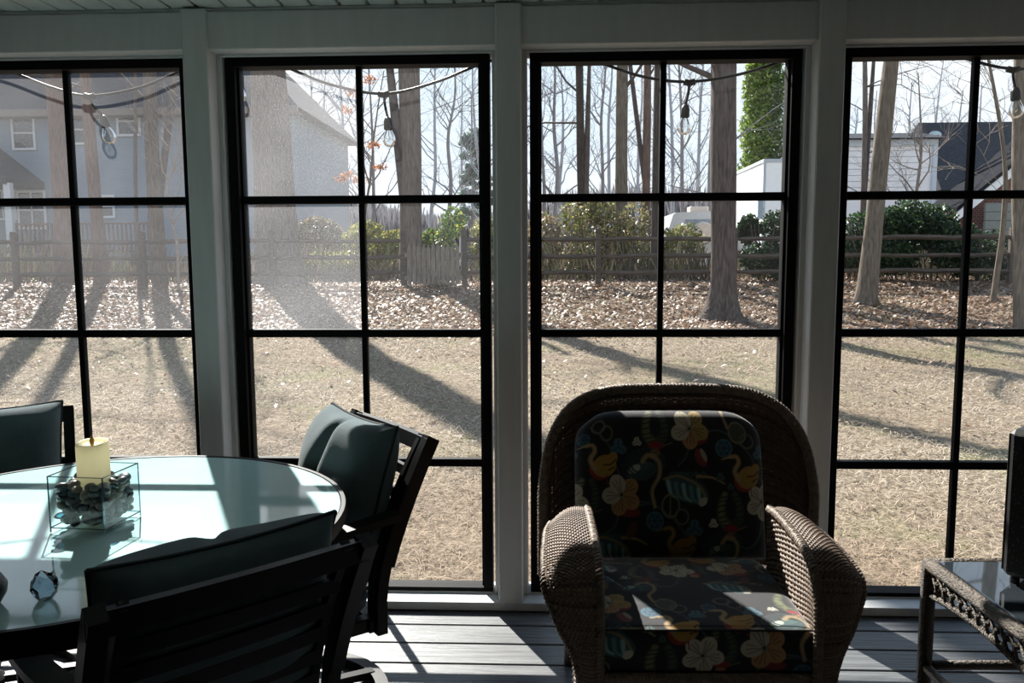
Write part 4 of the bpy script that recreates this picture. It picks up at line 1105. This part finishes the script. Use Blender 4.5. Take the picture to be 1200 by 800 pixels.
# far conifer
Y = 46; x0 = atx(553, Y, 220); t = thing('conifer', 'distant blue-green pine at the right of the second window', 'tree', (x0, Y, gz(Y)))
VV = []; FF = []; CC = []; b = 0; r_ = random.Random(5); mb = MB(); mb.tube([(0, 0, -.1), (.1, 0, 5), (0, 0, 10.8)], [.16, .11, .03], 7)
for k in range(34):
    z = 3+7.6*(k/33); a = r_.uniform(0, 2*PI); ln = (1.7-1.25*(k/33))*r_.uniform(.6, 1.1)
    e_ = Vector((math.cos(a)*ln, math.sin(a)*ln, z+r_.uniform(-.1, .35))); mb.tube([(0, 0, z), e_], [.035, .01], 4, False)
    V, F, C_ = cards(150, tuple(e_*.78+Vector((0, 0, z))*.22*0+Vector((0, 0, z*.0))), (.55, .5, .26), .13, [(.13, .19, .16), (.17, .23, .19), (.10, .15, .13)], 70+k, .2)
    V[:, 2] += z-z*1.0; VV.append(V); FF.append(F+b); CC.append(C_); b += len(V)
for i in range(len(VV)): pass
link('foliage', np_mesh('foliage', np.concatenate(VV), np.concatenate(FF), np.concatenate(CC)), FOL, t); mb.build('trunk', FAR, t, True)
# young beech holding orange leaves
Y = 19.5; x0 = atx(420, Y, 250); t = thing('beech_sapling', 'thin young tree holding a few rusty orange leaves beside the bar of the second window', 'tree', (x0, Y, gz(Y)))
r_ = random.Random(8); mb = MB(); limb(mb, Vector((0, 0, -.1)), Vector((0, 0, 1)), 6.2, .055, 2, r_, .07, 6, (5, 6)); mb.build('trunk', BARK_G, t, True)
VV = []; FF = []; CC = []; b = 0
for k, (px, py) in enumerate([(433, 93), (412, 108), (408, 128), (437, 170), (445, 196), (408, 205), (422, 212), (400, 210)]):
    p = at(px, py, Y)-Vector((x0, Y, gz(Y))); V, F, C_ = cards(70, tuple(p), (.22, .2, .12), .05, [(.42, .15, .06), (.5, .22, .09), (.3, .12, .06)], 90+k, .1)
    VV.append(V); FF.append(F+b); CC.append(C_); b += len(V)
link('orange_leaves', np_mesh('orange_leaves', np.concatenate(VV), np.concatenate(FF), np.concatenate(CC)), FOL, t)

# hazy far tree line
def treeline():
    r = np.random.default_rng(4); n = 36000; Y = 62+25*r.random(n); x = (r.random(n)*2-1)*(Y+3)*.8
    h = (.45+.55*r.random(n)**.5)*(5.2+2.6*(.5+.5*np.sin(x*.11+2*np.sin(x*.05)))); z0 = np.interp(Y, GY, GZ)-.3
    w = .03+.16*r.random(n)**2; lean = .55*r.standard_normal(n)
    V = np.stack([np.stack([x-w, Y, z0], -1), np.stack([x+w, Y, z0], -1), np.stack([x+w*.25+lean, Y, z0+h*(.7+.3*r.random(n))], -1), np.stack([x-w*.25+lean, Y, z0+h], -1)], 1).reshape(-1, 3)
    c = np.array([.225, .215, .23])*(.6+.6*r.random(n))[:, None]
    return np_mesh('distant_woods', V, np.arange(n*4).reshape(-1, 4), np.repeat(c, 4, 0))
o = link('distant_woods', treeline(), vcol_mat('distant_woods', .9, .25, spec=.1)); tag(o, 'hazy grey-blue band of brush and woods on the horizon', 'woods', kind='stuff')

# low tangled brush along the far side of the fence
def brush(n=6500):
    r = np.random.default_rng(12); Y = 15.4+6*r.random(n); x = (r.random(n)*2-1)*(Y+3)*.72
    h = (.25+.75*r.random(n))*(1+.4*np.sin(x*.8)); z0 = ground(x, Y)-.03; a = r.normal(0, .45, n); w = .006+.016*r.random(n)
    tx = x+h*np.sin(a); tz = z0+h*np.cos(a)
    V = np.stack([np.stack([x-w, Y, z0], -1), np.stack([x+w, Y+.01, z0], -1), np.stack([tx+w*.6, Y+.1, tz], -1), np.stack([tx-w*.6, Y+.1, tz], -1)], 1).reshape(-1, 3)
    pal = np.array([[.12, .09, .07], [.17, .135, .095], [.085, .095, .045], [.06, .045, .036]]); c = pal[r.integers(0, 4, n)]*(.7+.6*r.random(n))[:, None]
    return np_mesh('underbrush', V, np.arange(n*4).reshape(-1, 4), np.repeat(c, 4, 0))
o = link('underbrush', brush(), vcol_mat('underbrush', .9, .2, spec=.1)); tag(o, 'low tangle of brown and olive brush just behind the fence', 'brush', kind='stuff')

# ------------------------------------------------------------------ split-rail fence and picket gate
FWOOD = pmat('weathered_rail', (.10, .078, .06), .9, scale=4, stretch=(1, 8, 8), bump=.6, bscale=12, col2=(.035, .028, .023))
GWOOD = pmat('grey_pickets', (.24, .205, .17), .9, scale=5, stretch=(8, 8, 1), bump=.5, bscale=12, col2=(.11, .09, .075))
FY = 14.6
def rail_z(y_px): return atz(y_px, FY, 650)
RZ = [rail_z(280.5), rail_z(300.5), rail_z(319)]
PZ = rail_z(269)
def fence(name, label, posts, ends):
    t = thing(name, label, 'fence', (0, FY, 0)); r = random.Random(len(posts))
    for x in posts:
        mb = MB(); mb.cbox(x-.062, x+.062, -.062, .062, gz(FY)-.25, PZ+r.uniform(-.02, .03), .012); mb.build('post', FWOOD, t)
    P = sorted(posts+ends)
    for a, b_ in zip(P, P[1:]):
        for z in RZ:
            mb = MB(); k = 7; pts = [(a-.05+(b_-a+.1)*q/k, r.uniform(-.01, .01), z+r.uniform(-.018, .018)) for q in range(k+1)]
            mb.tube(pts, [.035]+[.055*r.uniform(.85, 1.1)]*(k-1)+[.035], 5); mb.build('rail', FWOOD, t)
xg0, xg1 = atx(473, FY), atx(544, FY)
step = atx(701, FY)-xg1
fence('rail_fence', 'three-rail split wood fence right of the picket gate', [xg1+step*k for k in range(0, 6)], [xg1+step*6])
fence('rail_fence', 'three-rail split wood fence left of the picket gate', [xg0-step*k for k in range(0, 5)], [xg0-step*5])
t = thing('picket_gate', 'small weathered picket gate with pointed pickets, left of the tall gate post', 'gate', ((xg0+xg1)/2, FY-.09, 0))
gw = (xg1-xg0)/2-.09; z0, z1 = gz(FY-.09)+.06, rail_z(284)
n = 11
for k in range(n):
    x = -gw+2*gw*(k+.5)/n; w = .042; h = z1+.03*math.sin(k*1.3)*.6
    mb = MB(); mb.prism([(x-w, z0), (x+w, z0), (x+w, h-.10), (x+.02, h-.07), (x, h), (x-.02, h-.07), (x-w, h-.10)], -.012, .012); mb.build('picket', GWOOD, t)
for z in (z0+.14, z1-.26):
    mb = MB(); mb.cbox(-gw-.06, gw+.06, .013, .05, z-.045, z+.045, .005); mb.build('crossbar', GWOOD, t)

# ------------------------------------------------------------------ houses and vehicles beyond the fence
SID = pmat('blue_grey_siding', (.20, .25, .30), .7, scale=3, stretch=(.3, .3, 14), var=.1)
SIDW = pmat('white_siding', (.88, .89, .90), .6, scale=2, var=.04)
ROOF = pmat('dark_shingles', (.05, .053, .062), .95, scale=14, var=.3, spec=.05)
BRICK = None
def brick_mat():
    m, nt, b = new_mat('red_brick'); N = nt.nodes; L = nt.links
    tc = N.new('ShaderNodeTexCoord'); mp = N.new('ShaderNodeMapping'); mp.inputs['Rotation'].default_value = (PI/2, 0, 0)
    br = N.new('ShaderNodeTexBrick'); br.inputs['Scale'].default_value = 4; br.inputs['Color1'].default_value = (.19, .06, .045, 1); br.inputs['Color2'].default_value = (.13, .05, .04, 1); br.inputs['Mortar'].default_value = (.3, .27, .25, 1)
    L.new(tc.outputs['Object'], mp.inputs['Vector']); L.new(mp.outputs['Vector'], br.inputs['Vector']); L.new(br.outputs['Color'], b.inputs['Base Color']); b.inputs['Roughness'].default_value = .9
    return m
WGL = pmat('house_window_glass', (.02, .025, .03), .08, var=.2, spec=.8); WTR = pmat('house_trim', (.55, .57, .58), .6, var=.04)
DWOOD = pmat('deck_wood', (.16, .10, .075), .85, var=.3, scale=9, stretch=(1, 1, .2))
def house_window(t, xc, zc, w, h, y, cols=1):
    f = MB(); q = .09
    f.cbox(xc-w/2-q, xc+w/2+q, y-.06, y, zc+h/2, zc+h/2+q, .005); f.cbox(xc-w/2-q, xc+w/2+q, y-.06, y, zc-h/2-q, zc-h/2, .005)
    f.cbox(xc-w/2-q, xc-w/2, y-.06, y, zc-h/2, zc+h/2, .005); f.cbox(xc+w/2, xc+w/2+q, y-.06, y, zc-h/2, zc+h/2, .005)
    f.cbox(xc-w/2, xc+w/2, y-.05, y, zc-.03, zc+.03, .004)
    for c in range(1, cols): f.cbox(xc-w/2+w*c/cols-.03, xc-w/2+w*c/cols+.03, y-.05, y, zc-h/2, zc+h/2, .004)
    f = f.build('window', WTR, t); g = MB(); g.box(xc-w/2, xc+w/2, y-.02, y-.005, zc-h/2, zc+h/2); g.build('pane', WGL, f)
# left house
Y = 27.0; P = lambda px, py, yy=Y: at(px, py, yy)
hL = thing('house', 'blue-grey sided house with a dark hip roof and railed deck, behind the two left windows', 'house', (0, Y, 0))
xa, xb = atx(-120, Y), atx(338, Y, 140); ze = atz(128, Y, 250); g0 = gz(Y)
mb = MB(); mb.box(xa, xb, 0, 9, g0-.3, ze)
hw_ = mb.build('wall', SID, hL)
mb = MB(); ov = .55; zr = ze+5.0
vs = [(xa-ov, -ov, ze-.05), (xb+ov, -ov, ze-.05), (xb+ov, 9+ov, ze-.05), (xa-ov, 9+ov, ze-.05), (xa+3, 4.5, zr), (xb-4.2, 4.5, zr)]
mb.add(vs, [(0, 1, 5, 4), (1, 2, 5), (2, 3, 4, 5), (3, 0, 4), (3, 2, 1, 0)]); mb.build('roof', ROOF, hL)
mb = MB(); mb.cbox(xa-ov, xb+ov, -ov-.03, -ov+.02, ze-.28, ze-.02, .01); mb.box(xa-ov, xb+ov, -ov, 0, ze-.28, ze-.22); mb.build('fascia', pmat('brown_fascia', (.16, .13, .115), .8, var=.1), hL)
for (px, py, w, h, c) in [(28, 156, .75, 1.1, 1), (92, 152, .6, .95, 1), (151, 142, .75, .95, 1), (4, 240, .9, 1.0, 2), (38, 246, .95, 1.3, 2), (122, 242, .7, .7, 1)]:
    p = P(px, py); house_window(hL, p.x, p.z, w, h, -.0, c)
# porch roof at far left, its slope running down to the right
dp = P(52, 214); ap = P(-20, 158)
mb = MB(); vs = [(ap.x-1.5, -2.2, ap.z), (ap.x, -2.2, ap.z), (dp.x, -2.2, dp.z), (dp.x, -2.2, dp.z-.25), (ap.x-1.5, -2.2, dp.z-.25)]
mb.add(vs+[(v[0], 0, v[2]) for v in vs], [(0, 1, 2, 3, 4), (9, 8, 7, 6, 5)]+[(i, 5+i, 5+(i+1) % 5, (i+1) % 5) for i in range(5)]); mb.build('porch_roof', ROOF, hL)
mb = MB(); mb.cbox(dp.x-.16, dp.x+.1, -2.15, -1.95, g0-.2, dp.z-.2, .01); mb.build('porch_column', WTR, hL)
mb = MB(); zd = P(100, 312).z; x0, x1 = atx(56, Y), atx(215, Y)
mb.box(x0, x1, -2.0, 0, zd-.15, zd); mb.build('deck', DWOOD, hL)
zt0, zt1 = P(100, 296).z, P(100, 264).z
mb = MB(); mb.cbox(x0, x1, -2.0, -1.9, zt1-.06, zt1, .005); mb.cbox(x0, x1, -2.0, -1.9, zt0, zt0+.06, .005)
k = 0; x = x0
while x < x1: mb.box(x, x+.05, -1.98, -1.93, zt0, zt1); x += .16
mb.build('deck_railing', DWOOD, hL)
# white garage and the dark-roofed house at right
Y = 30.0; gr = thing('garage', 'white garage with a dark flat-looking roof, in the upper part of the rightmost window', 'garage', (0, Y, 0))
xa, xb = atx(974, Y, 200), atx(1095, Y, 200); zt2 = atz(163, Y, 1040); g0 = gz(Y)
mb = MB(); mb.box(xa, xb, 0, 4, g0-.3, zt2); mb.build('wall', SIDW, gr)
mb = MB(); mb.cbox(xa-.1, xb+.06, -.1, -.005, zt2-.28, zt2-.02, .01); mb.cbox(xb-.12, xb+.06, -.1, -.005, g0-.2, zt2-.28, .01); mb.build('trim_board', pmat('cool_white_trim', (.55, .62, .68), .6, var=.03), gr)
for k in range(9):
    z = zt2-.45-.24*k
    if k == 0: gg = MB()
    gg.box(xa+.3, xb-.5, -.012, -.002, z-.012, z+.012)
gg.build('door_panel_lines', pmat('panel_shadow', (.42, .44, .47), .6, var=.03), gr)
mb = MB(); zr = atz(150, Y, 1040); mb.add([(xa-.5, -.35, zt2), (xb+.3, -.35, zt2), (xb+.3, 2, zr+.1), (xa-.5, 2, zr+.1), (xa-.5, 4.2, zt2), (xb+.3, 4.2, zt2)], [(0, 1, 2, 3), (3, 2, 5, 4), (0, 3, 4), (1, 5, 2), (0, 4, 5, 1)]); mb.build('roof', ROOF, gr)
Y = 38.4; dh = thing('house', 'low house under a big dark shingled roof, right of the white garage', 'house', (0, Y, 0))
xa, xb = atx(1070, Y, 200), atx(1300, Y, 200); zr = atz(147, Y, 1130); ze = atz(222, Y-3.6, 1130); g0 = gz(Y)
mb = MB(); mb.box(xa, xb, -3, 3, g0-.3, ze); mb.build('wall', SID, dh)
mb = MB(); mb.add([(xa-.3, -3.6, ze), (xb, -3.6, ze), (xb, -1.0, zr), (xa-.3, -1.0, zr), (xb, 3.6, ze), (xa-.3, 3.6, ze)], [(0, 1, 2, 3), (3, 2, 4, 5), (0, 3, 5), (1, 4, 2), (0, 5, 4, 1)]); mb.build('roof', ROOF, dh)
p = at(1096, 158, Y-2.2); t = thing('satellite_dish', 'round grey-white satellite dish standing above the dark shingled roof', 'satellite dish', p)
mb = MB(); n = 20; vs = []
for i in range(5):
    r = .30*i/4
    for k in range(n): a = 2*PI*k/n; vs.append((r*math.cos(a), .10*(r/.30)**2-.1, r*math.sin(a)*.62))
mb.add(vs, [(i*n+k, i*n+(k+1) % n, (i+1)*n+(k+1) % n, (i+1)*n+k) for i in range(4) for k in range(n)]); mb.build('dish', pmat('dish_grey', (.42, .5, .54), .4, var=.05), t, True)
mb = MB(); mb.tube([(.05, -.09, -.03), (.05, .0, -.5), (.05, 0, -1.5)], .035, 8); mb.tube([(0, -.1, -.15), (0, -.35, -.05)], .012, 6); mb.build('mast', DARKM, t, True)
# brick gable house at the right edge
Y = 21.0; bh = thing('house', 'red brick house with white gable boards at the right edge of the photo', 'house', (0, Y, 0)); BR = brick_mat()
e0 = at(1113, 250, Y); e1 = at(1180, 196, Y); g0 = gz(Y); sl = (e1.z-e0.z)/(e1.x-e0.x); xr = e0.x+4.2; zr = e0.z+sl*4.2
xw = atx(1136, Y, 250)
mb = MB(); mb.prism([(xw, g0-.3), (xr*2-xw, g0-.3), (xr*2-xw, e0.z+sl*(xw-e0.x)-.1), (xr, zr-.1), (xw, e0.z+sl*(xw-e0.x)-.1)], 0, 1.4); mb.build('wall', BR, bh)
mb = MB()
for s in (1, -1):
    q = [(e0.x, e0.z-.24), (xr, zr-.24), (xr, zr+.03), (e0.x, e0.z+.03)]
    if s < 0: q = [(2*xr-x, z) for x, z in q][::-1]
    mb.prism(q, -.45, -.38)
mb.build('rake_board', SIDW, bh)
mb = MB()
for s in (1, -1):
    q = [(e0.x-.05, e0.z+.03), (xr, zr+.03), (xr, zr+.15), (e0.x-.05, e0.z+.15)]
    if s < 0: q = [(2*xr-x, z) for x, z in q][::-1]
    mb.prism(q, -.5, 1.5)
mb.build('roof', pmat('charcoal_shingles', (.014, .015, .019), .95, scale=14, var=.3, spec=.05), bh)
mb = MB(); xq = atx(1150, Y-.5, 300); z1 = at(1160, 238, Y-.5).z
for k in range(9): mb.cbox(xq, xr+1, -.6, -.5-.01*(k % 2), g0-.2+(z1-g0+.2)*k/9, g0-.2+(z1-g0+.2)*(k+.96)/9, .01)
mb.build('siding_panel', pmat('grey_green_siding', (.20, .215, .20), .7, var=.08), bh)
# camper van
Y = 25.0; vn = thing('camper_van', 'grey-white camper van with a red tail lamp, behind the fence left of the big oak', 'van', (0, Y, 0))
q = lambda px, py: (at(px, py, Y).x, at(px, py, Y).z)
zb = gz(Y)+.35; VAN = pmat('van_paint', (.48, .49, .50), .35, var=.05); VD = pmat('van_dark', (.05, .055, .06), .3, var=.1)
(xa, za), (xb, zb2), (xc, zc) = q(777, 312), q(789, 249), q(856, 246)
zb = za
pts = [(xa, zb), (xa+.02, zb+.75), (xb, zb2-.06), (xb+.1, zb2), (xc-.1, zc), (xc, zc-.08), (xc, zb)]
mb = MB(); mb.prism(pts, -.0, 4.6); mb.build('body', VAN, vn)
mb = MB(); a, b_ = q(803, 257), q(848, 268); mb.cbox(a[0], b_[0], -.02, -.004, b_[1], a[1], .004); mb.cbox(a[0]+.35, a[0]+.38, -.03, -.004, b_[1]-.5, a[1], .003); mb.build('rear_window', pmat('van_window', (.20, .24, .29), .15, var=.1), vn)
a = q(789, 273); mb = MB(); mb.tube([(a[0], -.03, a[1]), (a[0], .0, a[1])], .07, 14); mb.build('tail_lamp', pmat('red_lamp', (.25, .02, .02), .3, var=.1), vn)
mb = MB(); a, b_ = q(812, 246), q(834, 242); mb.cbox(a[0], b_[0], .5, 1.2, a[1]-.1, b_[1]+.05, .03); mb.build('roof_vent', pmat('vent_tan', (.5, .42, .36), .5, var=.05), vn)
mb = MB(); a, b_ = q(809, 262), q(838, 284); mb.tube([((a[0]+b_[0])/2, -.22, (a[1]+b_[1])/2), ((a[0]+b_[0])/2, -.02, (a[1]+b_[1])/2)], [(b_[0]-a[0])*.40, (b_[0]-a[0])*.46], 24); mb.build('spare_wheel_cover', pmat('beige_cover', (.55, .48, .42), .6, var=.1), vn)
for sx, xx in ((0, xa+.35), (1, xc-.35)):
    for yy in (.7, 3.8):
        mb = MB(); mb.tube([(xx-.1, yy, gz(Y)+.33), (xx+.1, yy, gz(Y)+.33)], .33, 20); mb.build('wheel', VD, vn)
mb = MB(); mb.cbox(xa+.1, xc-.1, .3, 4.4, gz(Y)+.25, zb+.02, .02); mb.build('chassis', VD, vn)
# white box truck
Y = 22.5; tk = thing('box_truck', 'white box truck parked behind the dark bush, at the right of the third window', 'truck', (0, Y, 0))
a = at(896, 187, Y); c = at(893, 263, Y); g0 = gz(Y)
mb = MB(); mb.cbox(a.x, a.x+2.35, 0, 4.5, g0+.75, a.z, .03); mb.build('cargo_box', pmat('truck_white', (.95, .95, .95), .4, var=.03), tk)
mb = MB(); mb.cbox(a.x-.03, a.x+2.38, -.02, 4.52, a.z-.09, a.z+.02, .01); mb.cbox(a.x-.03, a.x+.05, -.03, .02, g0+.75, a.z, .01); mb.build('box_edge', pmat('truck_edge', (.48, .52, .56), .4, var=.03), tk)
m_ = at(890, 243, Y-.6); mb = MB(); mb.cbox(m_.x-.07, m_.x+.07, -.75, -.6, m_.z-.36, m_.z+.30, .02); mb.tube([(m_.x, -.65, m_.z), (a.x+.1, .2, m_.z)], .025, 6); mb.build('side_mirror', pmat('mirror_blue', (.28, .36, .42), .2, var=.1), tk)
mb = MB(); mb.cbox(a.x+.15, a.x+2.2, -.2, 5.8, g0+.45, g0+.76, .02); mb.cbox(a.x+.1, a.x+2.25, 4.55, 6.2, g0+.6, g0+2.2, .1); mb.build('cab_and_chassis', VD, tk)
for xx in (a.x+.25, a.x+2.1):
    for yy in (1.0, 5.3):
        mb = MB(); mb.tube([(xx-.13, yy, g0+.42), (xx+.13, yy, g0+.42)], .42, 20); mb.build('wheel', VD, tk)
